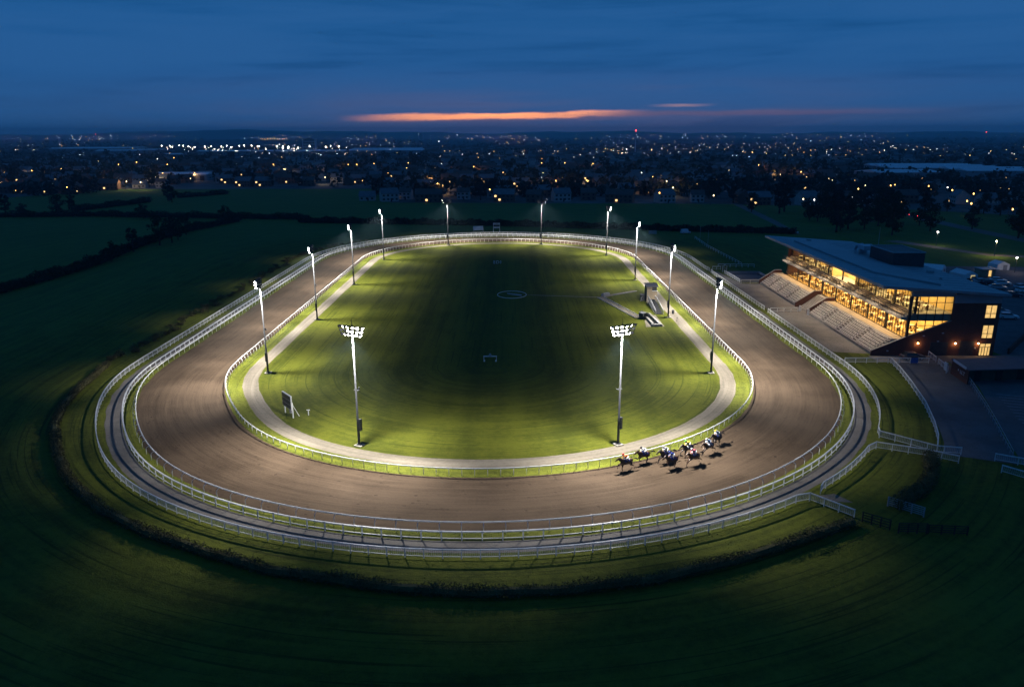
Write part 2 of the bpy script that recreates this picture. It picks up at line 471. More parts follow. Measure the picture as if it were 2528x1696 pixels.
F3R = ((1.06, .13, .12), (.27, .06, .06))
fence('perimeter_fence', 'long white mesh fence round the outer edge of the perimeter road', cut(F3, (62.3, 233.5), pA), 1.95, rails=F3R, mesh=.22)
fence('perimeter_fence', 'short white mesh fence between the two road openings beside the brown hedge', cut(F3, pB, pC), 1.95, rails=F3R, mesh=.22)
fence('perimeter_fence', 'curving white mesh fence between the road and the grass paddock by the grandstand', cut(F3, pD, (62.0, 176.6)), 1.95, rails=F3R, mesh=.22)
fence('perimeter_fence', 'straight white mesh fence in front of the grandstand terrace', cut(F3, (62.0, 179.3), (62.2, 231.2)), 1.95, rails=F3R, mesh=.22)
def line(*p): return list(p)
def short(name, label, P, gap=2.1, mesh=.22, **kw): return fence(name, label, P, gap, rails=kw.pop('rails', F3R), mesh=mesh, **kw)
short('crossing_fence', 'white mesh fence running from the road corner to the end of the outer hedge', line(pA, G(2110.7, 1256.5, 1.15)))
short('crossing_fence', 'upper white mesh fence of the pair crossing from road to dark tarmac drive', line(pD, G(2314.7, 1098.7, 1.15), G(2375, 1103.4, 1.15)))
short('crossing_fence', 'lower white mesh fence of the pair crossing towards the brown hedge', line(pC, G(2292.4, 1108, 1.15), G(2369, 1124, 1.15)))
short('crossing_fence', 'white mesh fence at the foot of the tarmac drive, behind its twin', line((64.0, 91.4), (68.5, 88.9)))
short('crossing_fence', 'white mesh fence at the foot of the tarmac drive, in front of its twin', line(G(2475.7, 1146.5, 1.15), G(2540, 1165, 1.15)))
PADK = [(57.9, 94.3), (60.1, 98.1), (62.3, 103.1), (65.4, 111.4), (68.4, 121.6), (70.5, 129.7), (71.6, 135.3)]
short('grass_paddock_fence', 'curved white mesh fence between the grass paddock and the dark drive', PADK)
short('grass_paddock_fence', 'straight white mesh fence along the grass paddock below the grandstand end wall', line((62.9, 135.3), (71.6, 135.3), (75.2, 135.1)), 1.9)
short('grass_paddock_fence', 'white mesh fence piece beside the blue board below the grandstand', line((76.6, 135.1), (78.6, 135.0)), 1.9)
short('yard_fence', 'white mesh fence from the grandstand wall towards the small brick stable', line((81.0, 139.6), (80.4, 135.8)), 1.4)
short('yard_fence', 'white mesh fence piece that meets the small brick stable', line((80.2, 134.6), (79.2, 129.6)), 1.5)
fence('drive_fence', 'plain post and rail fence between the drive and the marked parking bays', [(79.4, 123.4), (77.5, 118.3), (74.7, 111.0), (72.0, 104.3), (69.6, 98.6), (67.0, 92.4)], 1.6, rails=((1.05, .09, .10), (.6, .06, .09)), mat=M_GREYW)
short('forecourt_fence', 'white rail fence from the straight fence to the far terrace wall', line((66.4, 213.4), (71.6, 213.4)), 2.6, 0)
short('forecourt_fence', 'slanting white mesh fence beside the dark pit at the far terrace end', line((65.8, 229.1), (66.3, 214.6)), 1.6)
short('forecourt_fence', 'white rail fence across the forecourt gap between the two terraces', line((62.8, 177.2), (69.6, 177.6)), 1.7, 0)
short('forecourt_fence', 'short white rail fence beside the small gate frame', line((64.0, 236.2), (66.6, 236.2)), 1.3, 0)
fence('field_rail', 'long thin white rail fence slanting across the far field edge', [(75.4, 308.4), (74.3, 283.5), (75.2, 242.9)], 3.2, rails=((1.1, .08, .08), (.6, .05, .05)))
fence('field_rail', 'white rail along the far bank beyond the dark pit', [(66.9, 240.5), (78.4, 239.8)], 1.9, rails=((1.1, .12, .12), (.6, .06, .06)))
def gate(label, p, q, n=5, H=1.25, mat=None):
    t = thing('field_gate', label, 'gate', group='timber field gates near the hedges')
    b = MB()
    for i in range(n):
        z = .25+i*(H-.3)/(n-1); b.bar((p[0], p[1], z), (q[0], q[1], z), .05, .10)
    b.build('gate_bars', t, mat or M_OLDW)
    for k in range(4):
        f = k/3; b = MB(); b.box((p[0]+(q[0]-p[0])*f, p[1]+(q[1]-p[1])*f, H/2), (.12, .12, H)); b.build('post', t, mat or M_OLDW)
gate('grey five-bar timber fence panel at the end of the short brown hedge', (43.8, 79.0), (46.6, 76.4), mat=M_GREYW)
gate('brown timber fence panel at the end of the long outer hedge', (39.2, 75.4), (41.4, 73.6), 4)
gate('dark timber field gate standing alone between the two hedges', (42.0, 72.9), (45.0, 72.8))
gate('dark timber rail fence running on beyond the lone field gate', (45.2, 72.8), (49.2, 72.4), 4, 1.1)
gate('white ended timber rail at the edge of the dark lower field', (56.0, 70.5), (60.5, 74.2), 3, 1.2, M_GREYW)

# gate posts and gate frame by the forecourt
for x, y, s in ((70.4, 178.3, 'beside the near corner of the far terrace'), (70.9, 174.4, 'beside the far corner of the near terrace')):
    b = MB(); b.box((x, y, .65), (.42, .42, 1.3), 0, .92); b.box((x, y, 1.34), (.5, .5, .08))
    tag(b.build('gate_post', None, M_PAINT), 'stout white gate post '+s, 'post')
t = thing('hand_gate', 'tall white frame of a small gate beyond the straight fence', 'gate', (65.9, 231.6, 0))
for dx in (0, 1.3):
    b = MB(); b.tube([(dx, 0, 0), (dx, 0, 2.0), (.65, 0, 2.35)], .07, 6); b.build('post', t, M_PAINT)
b = MB()
for z in (.5, .9, 1.3): b.bar((0, 0, z), (1.3, 0, z), .04, .06)
b.build('gate_bars', t, M_PAINT)
for x, y in ((75.4, 300.0), (75.0, 286.0)):
    b = MB(); b.tube([(x, y, 0), (x, y, 6.2)], [.07, .05], 6)
    tag(b.build('thin_pole', None, M_GREYW), 'thin bare pole standing along the far slanting rail, '+('the farther' if y > 290 else 'the nearer')+' of two', 'pole')
# blue board on the fence
b = MB(); b.box((75.9, 135.0, .62), (1.35, .06, 1.05)); 
tag(b.build('advertising_board', None, pmat('blue_board', (.03, .09, .30), .5, .15, 2)), 'plain blue advertising board set in the paddock fence', 'board')

# ------------------------------------------------------------------ floodlight masts
M_STEEL = pmat('galvanised_steel', (.036, .038, .042), .65, .14, .8, .04)
M_DARKM = pmat('dark_housing', (.05, .052, .056), .5, .2, 2, .3)
M_LENS = emat('floodlight_lens', (1, .97, .93), 34, (.8, .8, .8))
M_CONC = pmat('concrete_footing', (.26, .24, .21), .9, .2, 1.5)
MH = 17.3
MASTS = [((-44.5, 130.1), 'floodlight mast at the near end of the straight opposite the grandstand'),
 ((-45.7, 170.8), 'second floodlight mast along the straight opposite the grandstand, counted from the scoreboard'),
 ((-45.6, 213.1), 'third floodlight mast along the straight opposite the grandstand, counted from the scoreboard'),
 ((-44.3, 257.6), 'last floodlight mast of the straight opposite the grandstand, where the far bend begins'),
 ((-25.0, 294.4), 'floodlight mast on the far bend, between the grey tent and the straight opposite the grandstand'),
 ((11.6, 295.0), 'floodlight mast on the far bend, on the grandstand side of the small white far sign'),
 ((33.8, 265.9), 'floodlight mast where the far bend meets the grandstand straight'),
 ((36.5, 218.6), 'floodlight mast on the grandstand straight, just beyond the judge tower'),
 ((36.9, 172.0), 'floodlight mast beside the white ramp of the judge tower'),
 ((36.1, 129.4), 'floodlight mast facing the near end of the grandstand'),
 ((14.8, 97.1), 'floodlight mast on the near lawn, closest to the galloping horses'),
 ((-21.4, 97.0), 'floodlight mast on the near lawn, closest to the dark scoreboard')]
# one mast, built facing -Y (towards the track)
mast0 = thing('floodlight_mast', MASTS[0][1], 'floodlight', group='floodlight masts round the infield')
b = MB(); b.smooth = True; b.tube([(0, 0, .1), (0, 0, 4.2), (0, 0, 4.25), (0, 0, MH+.25)], [.19, .165, .15, .085], 12); b.build('pole', mast0, M_STEEL)
b = MB(); b.box((0, 0, .06), (1.15, 1.15, .24)); b.build('footing', mast0, M_CONC)
b = MB(); b.tube([(0, 0, .18), (0, 0, .26)], .42, 12); b.build('base_flange', mast0, M_STEEL)
b = MB(); b.box((.36, .05, 3.2), (.34, .42, 1.7)); b.build('control_box', mast0, M_DARKM)
b = MB(); b.box((0, .2, 8.2), (.7, .5, .06)); b.box((.3, .3, 8.4), (.12, .12, .4)); b.build('bracket', mast0, M_STEEL)
for k, (z, w) in enumerate(((MH, 1.7), (MH-.52, 1.5), (MH-1.04, 1.3))):
    b = MB(); b.bar((-w, -.16, z), (w, -.16, z), .09, .09); b.build('crossarm', mast0, M_STEEL)
    for i in range(6):
        x = -w+2*w*i/5; yaw = (x/w)*1.25+(.12 if (i+k) % 2 else -.12); tl = radians(52+6*((i*2+k) % 3))
        # lamp looks outwards (-Y) and down
        D = Vector((sin(yaw)*sin(tl), -cos(yaw)*sin(tl), -cos(tl)))
        e = D.cross(Vector((0, 0, 1))).normalized(); n = e.cross(D).normalized(); c0 = Vector((x, -.24, z-.02))
        def ringp(off, a, c): return [c0+D*off+e*(i_*a)+n*(j_*c) for i_, j_ in ((-1, -1), (1, -1), (1, 1), (-1, 1))]
        b = MB(); vs = ringp(-.02, .10, .09)+ringp(.20, .24, .20)+ringp(.30, .25, .21)+ringp(.28, .22, .18)
        fs = [(3, 2, 1, 0)]
        for q in (0, 4, 8):
            for j in range(4): fs.append((q+j, q+(j+1) % 4, q+4+(j+1) % 4, q+4+j))
        b.add(vs, fs); hd = b.build('lamp', mast0, M_DARKM)
        b = MB(); vs = ringp(.292, .165, .13)+ringp(.27, .165, .13); b.add(vs, [(0, 1, 2, 3), (7, 6, 5, 4), (0, 4, 5, 1), (1, 5, 6, 2), (2, 6, 7, 3), (3, 7, 4, 0)])
        b.build('lens', hd, M_LENS)
b = MB(); b.tube([(0, 0, MH+.2), (0, 0, MH+1.0)], [.03, .015], 5); b.build('lightning_rod', mast0, M_STEEL)
SPOTP = 50000.0
def spot(name, loc, out, tilt, size, blend, power, col, rad=.45):
    L = bpy.data.lights.new(name, 'SPOT'); L.energy = power; L.color = col
    L.spot_size = radians(size); L.spot_blend = blend; L.shadow_soft_size = rad
    o = bpy.data.objects.new(name, L); COL.objects.link(o)
    d = Vector((out[0]*sin(tilt), out[1]*sin(tilt), -cos(tilt)))
    o.matrix_world = Matrix.Translation(loc) @ d.to_track_quat('-Z', 'Y').to_matrix().to_4x4()
    return o
for i, ((x, y), lab) in enumerate(MASTS):
    yc = min(max(y, YN), YF); ox, oy = x-CX, y-yc
    if abs(oy) < 8 and abs(ox) > 30: oy = oy*.6
    L = hypot(ox, oy); ox /= L; oy /= L
    rz = atan2(oy, ox)+pi/2
    if i == 0: t = mast0; t.location = (x, y, 0); t.rotation_euler = (0, 0, rz)
    else: t = dup(mast0, (x, y, 0), rz, lab)
    for w in (-.98, 0, .98):                                       # lamps aimed out over the track, fanned along it
        c, s = cos(w), sin(w)
        spot('floodlight_beam', (x+ox*1.0-oy*w, y+oy*1.0+ox*w, MH-1.5), (ox*c-oy*s, oy*c+ox*s), radians(42), 62, 1.0, 70000*(1 if w else .7), (1, .955, .885))
    spot('floodlight_beam', (x+ox*.48, y+oy*.48, MH-1.62), (-ox, -oy), radians(2), 146, 1.0, SPOTP, (1, .955, .885), .22)
# ------------------------------------------------------------------ hedges, scrub, trees
def leafmat(name, a, b):
    m, nt = newmat(name); v = nt.coord()
    f = nt.math('ADD', nt.math('MULTIPLY', nt.noise(v, .7, 4), .6), nt.math('MULTIPLY', nt.noise(v, 6, 3, .7), .4))
    finish(nt, nt.mix(nt.map(f, .36, .64), rgba(a), rgba(b)), .9, None, 0, .08); return m
M_HEDGE = leafmat('brown_hedge_leaf', (.060, .058, .026), (.120, .108, .048))
M_DHEDGE = leafmat('dark_hedge_leaf', (.012, .017, .010), (.03, .036, .018))
M_LEAF = [leafmat('tree_leaf', (.012, .018, .008), (.035, .045, .018)), leafmat('tree_leaf_b', (.014, .016, .010), (.036, .036, .020))]
M_BARK = pmat('bark', (.045, .036, .028), .95, .3, 2)
def hedge(label, P, w, h, dens, size, mat, group=None):
    t = thing('hedge', label, 'hedge', group=group)
    b = MB(); pts = resample(P, .6 if h < 3 else 1.2)
    n = len(pts)
    for i, (x, y, d) in enumerate(pts):
        hh = h*(1+.16*sin(i*.31)+.1*sin(i*.83+2)+U(-.1, .1)); nx, ny = -sin(d), cos(d)
        b.leaves((x, y, hh*.5), (w*.55, w*.55, hh*.56), dens, size)
        b.leaves((x+nx*U(-.3, .3)*w, y+ny*U(-.3, .3)*w, hh*.86), (w*.4, w*.4, hh*.2), dens//3, size*.8)
    b.build('foliage', t, mat)
    c = MB(); k = pts[::2]
    for (x, y, d) in k:
        c.tube([(x, y, 0), (x+U(-.15, .15), y+U(-.15, .15), h*.7)], [.06, .03], 5)
    c.build('stem', t, M_BARK).__setitem__('kind', 'stuff')
    # woody core, so that light does not pass straight through
    q = MB(); L = resample(P, 1.5)
    q.tube([(x, y, h*.42+.05*sin(i)) for i, (x, y, d) in enumerate(L)], w*.30, 6, flat=h*.38/(w*.30))
    q.build('core', t, mat)
    return t
HB = [(-75.3, 133.2), (-72.6, 117.8), (-70.8, 110.8), (-67.1, 102.4), (-61.6, 93.7), (-56.4, 86.5), (-52.5, 82.4), (-47.2, 77.3), (-39.6, 72.2), (-30.8, 67.8), (-24.4, 64.9), (-11.1, 61.6), (-2.8, 60.8), (5.3, 61.3), (13.8, 63.0), (23.3, 66.7), (31.4, 70.7), (37.4, 73.9)]
HB = [(x*1.01, y*1.01) for x, y in HB]
hedge('long curving brown hedge outside the white perimeter fence', HB, 1.5, 1.1, 130, .20, M_HEDGE)
hedge('short brown hedge between the two grass plots below the drive', [(55.2, 91.2), (52.8, 86.2), (49.2, 81.8), (44.6, 78.2)], 2.0, 1.7, 150, .24, M_HEDGE)
# scrub along the straight opposite the grandstand
def bush(lab, x, y, s, mat):
    t = thing('bramble_bush', lab, 'bush', (x, y, 0), U(0, 6), 'bramble bushes along the outer fence')
    b = MB(); b.leaves((0, 0, .5*s), (.9*s, .8*s, .6*s), 90, .38)
    for _ in range(4): b.leaves((U(-.9, .9)*s, U(-.9, .9)*s, U(.3, .9)*s), (.4*s, .4*s, .35*s), 30, .32)
    b.build('foliage', t, mat)
    c = MB()
    for _ in range(5): c.tube([(U(-.2, .2), U(-.2, .2), 0), (U(-.6, .6)*s, U(-.6, .6)*s, .9*s)], [.04, .015], 4)
    c.build('stem', t, M_BARK)
    return t
B0 = [bush('low brown bramble bush along the outer fence opposite the grandstand', 0, -50, 1.0, M_HEDGE), bush('low brown bramble bush along the outer fence opposite the grandstand', 0, -50, 1.2, M_HEDGE), bush('low brown bramble bush along the outer fence opposite the grandstand', 0, -50, .8, M_HEDGE)]
k = 0; y = 138
while y < 312:
    x = -76.2+U(-1.3, 1.5) if y < 258 else -74.4-.0+(y-258)*.0
    if y >= 258:
        a = pi-(y-258)/74; x = CX+73.2*cos(a)+U(-.8, .8); yy = YF+74.5*sin(a)
    else: yy = y
    if k < 3: o = B0[k]; o.location = (x, yy, 0)
    else: o = dup(B0[k % 3], (x, yy, 0), U(0, 6), None, (U(.7, 1.5), U(.7, 1.3), U(.5, 1.0)))
    k += 1; y += U(1.3, 4.0)

def tree_proto(lab, group, h, spread, mat, n=28, leaf=.85, per=34, name='field_tree'):
    t = thing(name, lab, 'tree', (0, -60, 0), 0, group)
    c = MB(); c.smooth = True
    c.tube([(0, 0, 0), (.05*h*U(-1, 1)*.3, 0, h*.25), (U(-.3, .3), U(-.3, .3), h*.55), (U(-.5, .5), U(-.5, .5), h*.85)], [h*.032, h*.024, h*.015, h*.005], 7)
    b = MB()
    for i in range(n):
        a = U(0, 2*pi); r = spread*math.sqrt(R())*.85; z = h*U(.2, .96)
        r *= 1.05-.55*abs((z/h)-.58)/.42
        p = (r*cos(a), r*sin(a), z)
        if i % 2 == 0: c.tube([(0, 0, h*U(.2, .45)), (p[0]*.5, p[1]*.5, (z+h*.4)*.5), p], [h*.012, h*.008, .02], 5)
        q = spread*U(.22, .42)
        b.leaves(p, (q, q, q*.75), per, leaf)
    c.build('trunk', t, M_BARK); b.build('crown', t, mat)
    return t
for lab, P, w, h in (('dark field hedge slanting from the near edge of the lowest field to the far corner', [(-140.5, 190), (-140.7, 201.9), (-138.9, 221.3), (-138.5, 247.9), (-143.5, 283.3), (-146.6, 325.8), (-136.3, 376.9)], 3.0, 3.0),
        ('dark field hedge running straight across between the two middle fields', [(-290, 397), (-222.6, 401.8), (-185, 394.9), (-140.2, 388), (-104, 384)], 3.2, 3.0),
        ('dark field hedge slanting up towards the lit town from the middle fields', [(-247.1, 428.1), (-232.1, 487.1)], 4, 3.2),
        ('short dark field hedge nearest the lit town', [(-227.2, 518.1), (-206.7, 552.7)], 4, 3.2),
        ('dark hedge across the field behind the far white sign', [(-104.3, 370.8), (-50, 362), (7, 351.7), (54.2, 338.5), (78.3, 332.2), (121.5, 323)], 3.0, 2.6)):
    hedge(lab, P, w, h, 44, .95, M_DHEDGE)
TG = 'trees of the town and fields'
TP = [tree_proto('dark broad leafy tree standing between the fields and the town', TG, 9, 3.6, M_LEAF[0]),
      tree_proto('dark tall narrow tree standing between the fields and the town', TG, 11, 2.9, M_LEAF[1]),
      tree_proto('dark small round tree standing between the fields and the town', TG, 6.5, 3.0, M_LEAF[0], 13)]
ntree = 0
def put_tree(x, y, k, s, lab=None, grp=None):
    global ntree
    if ntree < 3 and TP[ntree % 3].location.y < 0 and k % 3 == ntree: o = TP[ntree]; o.location = (x, y, 0); o.scale = (s, s, s)
    else: o = dup(TP[k % 3], (x, y, 0), U(0, 6.28), lab, s)
    if grp: o['group'] = grp
    ntree += 1
for i, (px, py) in enumerate(((440, 592), (425, 600), (275, 645), (395, 606), (330, 622), (58, 534), (145, 534), (180, 530), (355, 540), (425, 500), (415, 496), (560, 545), (460, 580), (15, 530))):
    x, y = G(px, py); put_tree(x, y, i, U(.8, 1.25))
# the dark copse beside the car park road
CG = 'trees of the dark copse beyond the car park'
k = 0
while k < 84:
    x, y = U(126, 330), U(255, 432)
    if y > 455-.28*(x-130) or y < 330-.30*(x-120) or abs(x-211+(y-434)*.05) < 9: continue
    if 140 < x < 185 and y < 290: continue
    put_tree(x, y, k, U(1.1, 1.7), 'dark tree in the copse beyond the car park', CG); k += 1

# ------------------------------------------------------------------ houses of the town
M_ROOFT = [pmat('roof_tile', (.085, .062, .055), .85, .2, .5), pmat('roof_slate', (.115, .122, .135), .7, .2, .5)]
M_WALLH = [pmat('house_brick', (.13, .075, .055), .9, .2, .6), pmat('house_render', (.32, .31, .30), .85, .1, .6)]
M_WIN = emat('lit_house_window', (1, .62, .24), 2.6)
M_WIND = pmat('dark_window_glass', (.02, .025, .03), .15, .1, 1, 0, .5)
def house_geo(put, w, d, h, rise, wall, roof, lit, ell=False):
    """put(part) returns the mesh builder of that part"""
    b = put('wall').use(wall)
    b.extrude([(-w/2, -d/2, 0), (-w/2, d/2, 0), (-w/2, d/2, h), (-w/2, 0, h+rise), (-w/2, -d/2, h)], (w, 0, 0))
    b = put('roof').use(roof); e = .35
    for s in (-1, 1):
        p = [(-w/2-e, 0, h+rise+.12), (-w/2-e, s*(d/2+e), h-rise*e/(d/2)+.12), (-w/2-e, s*(d/2+e), h-rise*e/(d/2)-.06), (-w/2-e, 0, h+rise-.06)]
        b.extrude(p if s > 0 else p[::-1], (w+2*e, 0, 0))
    b = put('chimney').use(M_WALLH[0]); b.box((w*.32, .3, h+rise+.35), (.7, .6, 1.5))
    n = max(2, int(w/2.6)); i = 0
    for z in ((1.5, h-1.3) if h > 4 else (1.5,)):
        for s in (-1, 1):
            for k in range(n):
                x = -w/2+w*(k+.5)/n
                b = put('window').use(M_WIN if (i*7+lit) % 9 == 0 and lit else M_WIND)
                b.box((x, s*(d/2+.01), z), (1.3, .12, 1.15)); i += 1
    b = put('door').use(M_WIND); b.box((w*.06, -d/2-.03, 1.0), (.95, .1, 2.0))
SPEC = [(9.5, 7.5, 5, 2.6, 0, 0, 1), (8, 7, 5, 2.4, 1, 0, 0), (13, 8, 5, 3, 0, 1, 2), (10, 8, 2.9, 3.0, 1, 1, 3), (17, 8, 5.2, 3, 0, 0, 4), (11, 8, 5.2, 3.1, 1, 1, 5)]
HPART = []
HG = 'houses of the dark town beyond the fields'
HN = ['brick house with red tiled roof', 'small pale house with tiled roof', 'wide brick house with slate roof', 'pale bungalow with slate roof', 'long brick terrace with tiled roof', 'pale house with slate roof']
HSING = []
def house_near(sp, lab):
    t = thing('house', lab, 'house', (0, -80, 0)); MBS = []
    def put(p):
        if p != 'window':
            for q, b in MBS:
                if q == p: return b
        b = MB(); MBS.append((p, b)); return b
    house_geo(put, *sp[:4], M_WALLH[sp[4]], M_ROOFT[sp[5]], sp[6])
    for p, b in MBS: b.build(p, t)
    return t
def house_far(sp, nm):
    b = MB(); house_geo(lambda p: b, *sp[:4], M_WALLH[sp[4]], M_ROOFT[sp[5]], sp[6])
    return b.mesh(nm)
for i, sp in enumerate(SPEC): HSING.append(house_far(sp, 'house_%d' % i))
LP = []           # places for street lamps
def in_town(x, y):
    if x < -310: return y > 530+.12*(-310-x)*0
    if x < -95: return y > 616
    if x < -70: return y > 492
    if x < 130: return y > 486
    return y > 470-.33*(x-130)*.9 and y > 445-.2*(x-200)
FRONT = [((961, 497), 5, 'white house at the field edge beside the grey field corner'), ((1145, 492), 1, 'small white house left of the tall far mast, near the field'), ((1180, 482), 3, 'pale bungalow set back behind the small white house'),
         ((1245, 498), 2, 'brick house with lit lower windows at the field edge'), ((1385, 497), 5, 'white two-storey house standing clear at the field edge'), ((1452, 494), 0, 'brick house just right of the white two-storey house'),
         ((1530, 500), 4, 'long brick terrace at the field edge, the first one towards the grandstand'), ((1640, 500), 5, 'pale slate-roofed house at the field edge beyond the first terrace'), ((1720, 499), 1, 'small pale house by the warm lamps at the field edge'),
         ((1870, 506), 2, 'wide brick house at the field edge behind the grandstand straight'), ((1990, 506), 5, 'pale slate-roofed house near the road with red tail lights'), ((2080, 508), 4, 'long brick terrace beside the road with red tail lights'),
         ((1060, 499), 4, 'long brick terrace at the field edge nearest the grey field corner'), ((1320, 499), 0, 'brick house between the lit brick house and the white two-storey house')]
occ = []
for (px, py), k, lab in FRONT:
    x, y = G(px, py); t = house_near(SPEC[k], lab); t.location = (x, y, .02); t.rotation_euler = (0, 0, U(-.35, .35)); occ.append((x, y))
    t['group'] = 'houses along the field edge'
nh = len(FRONT); more = []
row = 0; y0 = 488.0
while y0 < 2600:
    th = U(-.22, .22); ph = U(0, 6); x = -.75*y0+U(0, 10)
    while x < .78*y0:
        y = y0+x*th*.5+14*sin(x*.01+ph)+U(-3, 3)
        if in_town(x, y) and y > 300 and R() < (.80 if y0 < 900 else .62) and all(hypot(x-a, y-b) > 15 for a, b in occ[-60:]+occ[:14]):
            i = random.choice((0, 0, 1, 2, 2, 3, 4, 4, 5)); rz = th*.5+U(-.15, .15)+(pi/2 if R() < .18 else 0)
            if nh < 300:
                o = bpy.data.objects.new('house', HSING[i]); COL.objects.link(o); o.location = (x, y, .02); o.rotation_euler = (0, 0, rz)
                tag(o, HN[i]+' in the dark town', 'house', HG); nh += 1
            else: more.append((x, y, i, rz))
            occ.append((x, y))
        elif in_town(x, y) and R() < .3: LP.append((x, y))
        x += U(13, 20)
    y0 += 24+y0*.016; row += 1
# farther roofs, past counting
b = MB()
for x, y, i, rz in more:
    w, d, h, rs = SPEC[i][:4]; cs, sn = cos(rz), sin(rz)
    def T(p): return (x+p[0]*cs-p[1]*sn, y+p[0]*sn+p[1]*cs, p[2])
    b.use(M_WALLH[SPEC[i][4]])
    b.add([T(p) for p in ((-w/2, -d/2, 0), (w/2, -d/2, 0), (w/2, d/2, 0), (-w/2, d/2, 0), (-w/2, -d/2, h), (w/2, -d/2, h), (w/2, d/2, h), (-w/2, d/2, h), (-w/2, 0, h+rs), (w/2, 0, h+rs))],
          [(0, 1, 5, 4), (1, 2, 6, 9, 5), (2, 3, 7, 6), (3, 0, 4, 8, 7)])
    b.use(M_ROOFT[SPEC[i][5]])
    b.add([T(p) for p in ((-w/2, -d/2, h), (w/2, -d/2, h), (w/2, d/2, h), (-w/2, d/2, h), (-w/2, 0, h+rs), (w/2, 0, h+rs))], [(0, 1, 5, 4), (2, 3, 4, 5)])
tag(b.build('distant_houses'), kind='stuff')
# town trees: single ones near, a woodland mass beyond
while ntree < 296:
    y = 470+900*R()**1.5; x = U(-.74, .76)*y
    if not in_town(x, y-4): continue
    put_tree(x, y, ntree, U(.7, 1.35)*(1+.2*(y > 800)), 'dark tree among the houses of the town', 'trees among the town houses')
b = MB().use(M_LEAF[1])
for i in range(3600):
    y = 520+4300*R()**1.9; x = U(-.80, .82)*y
    if not in_town(x, y-6) or (y > 1100 and sin(x*.004+y*.003)+sin(x*.011-y*.007) < -.5): continue
    s = U(2.5, 5.5)*(1+y/5000); n = 26 if y < 1300 else 12
    b.leaves((x, y, s*1.0), (s*1.25, s*1.25, s*1.0), n, s*.8)
tag(b.build('woodland'), kind='stuff')

# ------------------------------------------------------------------ street lamps and other lights
M_LAMPPOST = pmat('lamp_post_metal', (.12, .12, .12), .6, .1, 1)
L_OR = emat('sodium_lamp', (1, .50, .12), 11); L_WH = emat('white_lamp', (1, .93, .82), 9); L_WW = emat('warm_lamp', (1, .72, .38), 10)
L_RED = emat('red_lamp', (1, .06, .05), 14); L_FO = emat('far_sodium_lamp', (1, .52, .16), 26); L_FW = emat('far_white_lamp', (.95, .95, 1), 24); L_FL = emat('works_floodlight', (1, .93, .8), 34)
def lamp_mesh(nm, h, mat, r=.31, arm=1.4):
    b = MB().use(M_LAMPPOST); b.tube([(0, 0, 0), (0, 0, h-.2), (arm*.4, 0, h+.1), (arm, 0, h+.15)], [.10, .07, .05, .04], 5)
    b.use(mat); b.tube([(arm-.1, 0, h+.42), (arm, 0, h+.3), (arm+.05, 0, h), (arm, 0, h-.3), (arm-.05, 0, h-.42)], [.05, r*.8, r, r*.8, .05], 6)
    return b.mesh(nm)
LM = {'o': lamp_mesh('street_lamp_orange', 7, L_OR), 'w': lamp_mesh('street_lamp_white', 7, L_WH), 'y': lamp_mesh('street_lamp_warm', 6, L_WW, .28)}
LL = {'o': 'orange street lamp glowing in the dark town', 'w': 'small white street lamp glowing in the dark town', 'y': 'warm white street lamp glowing in the dark town'}
nl = 0
def lamp(x, y, k, s=1, lab=None):
    global nl
    o = bpy.data.objects.new('street_lamp', LM[k]); COL.objects.link(o); o.location = (x, y, .02); o.rotation_euler = (0, 0, U(0, 6.28)); o.scale = (s, s, s)
    tag(o, lab or LL[k], 'street lamp', 'street lamps of the town, '+{'o': 'orange', 'w': 'white', 'y': 'warm white'}[k]); nl += 1
# lamps read off the photograph (survey bearings to the lamp feet)
for px, py, k in ((10, 440, 'o'), (82, 434, 'o'), (72, 458, 'o'), (10, 470, 'o'), (157, 430, 'o'), (150, 463, 'o'), (208, 455, 'o'), (260, 420, 'y'), (292, 418, 'o'), (283, 458, 'y'), (310, 462, 'y'), (352, 464, 'y'), (340, 424, 'y'), (342, 412, 'o'),
        (388, 448, 'y'), (408, 441, 'o'), (480, 441, 'o'), (387, 403, 'w'), (428, 400, 'o'), (415, 418, 'o'), (630, 434, 'o'), (677, 418, 'o'), (705, 428, 'y'), (772, 422, 'o'), (800, 450, 'y'), (862, 418, 'o'), (885, 418, 'o'), (922, 416, 'o'), (1012, 414, 'o'), (1017, 405, 'w'),
        (1063, 450, 'o'), (1085, 472, 'o'), (1094, 476, 'o'), (1188, 464, 'o'), (1114, 428, 'o'), (1173, 424, 'o'), (1210, 489, 'o'), (1291, 458, 'o'), (1296, 466, 'y'), (1340, 414, 'o'), (1394, 414, 'o'), (1373, 464, 'o'), (1396, 476, 'w'), (1444, 462, 'o'), (1460, 416, 'o'),
        (1547, 472, 'y'), (1562, 492, 'y'), (1580, 440, 'w'), (1648, 462, 'y'), (1656, 480, 'y'), (1632, 500, 'o'), (1754, 502, 'y'), (1789, 452, 'o'), (1861, 470, 'o'), (1875, 420, 'o'), (1902, 424, 'o'), (1912, 438, 'o'), (1948, 434, 'o'), (1974, 438, 'o'), (2010, 448, 'w'),
        (2057, 460, 'y'), (2113, 464, 'o'), (2128, 474, 'y'), (2121, 488, 'o'), (2161, 466, 'o'), (2190, 478, 'o'), (2208, 476, 'o'), (2223, 494, 'o'), (2284, 480, 'o'), (2330, 484, 'w'), (2353, 492, 'o'), (2405, 503, 'o'), (2376, 524, 'o'), (2400, 532, 'o'), (2395, 426, 'o'), (2293, 424, 'o'), (2340, 424, 'o'), (2430, 424, 'o'), (2520, 432, 'o'),
        (2485, 548, 'o'), (2456, 466, 'w'), (2490, 468, 'w'), (2510, 466, 'w'), (2000, 520, 'w'), (2108, 514, 'w'), (1980, 512, 'y')):
    x, y = G(px, py+6); lamp(x, y, k, 1+max(0, (y-700)/1400))
LP = []
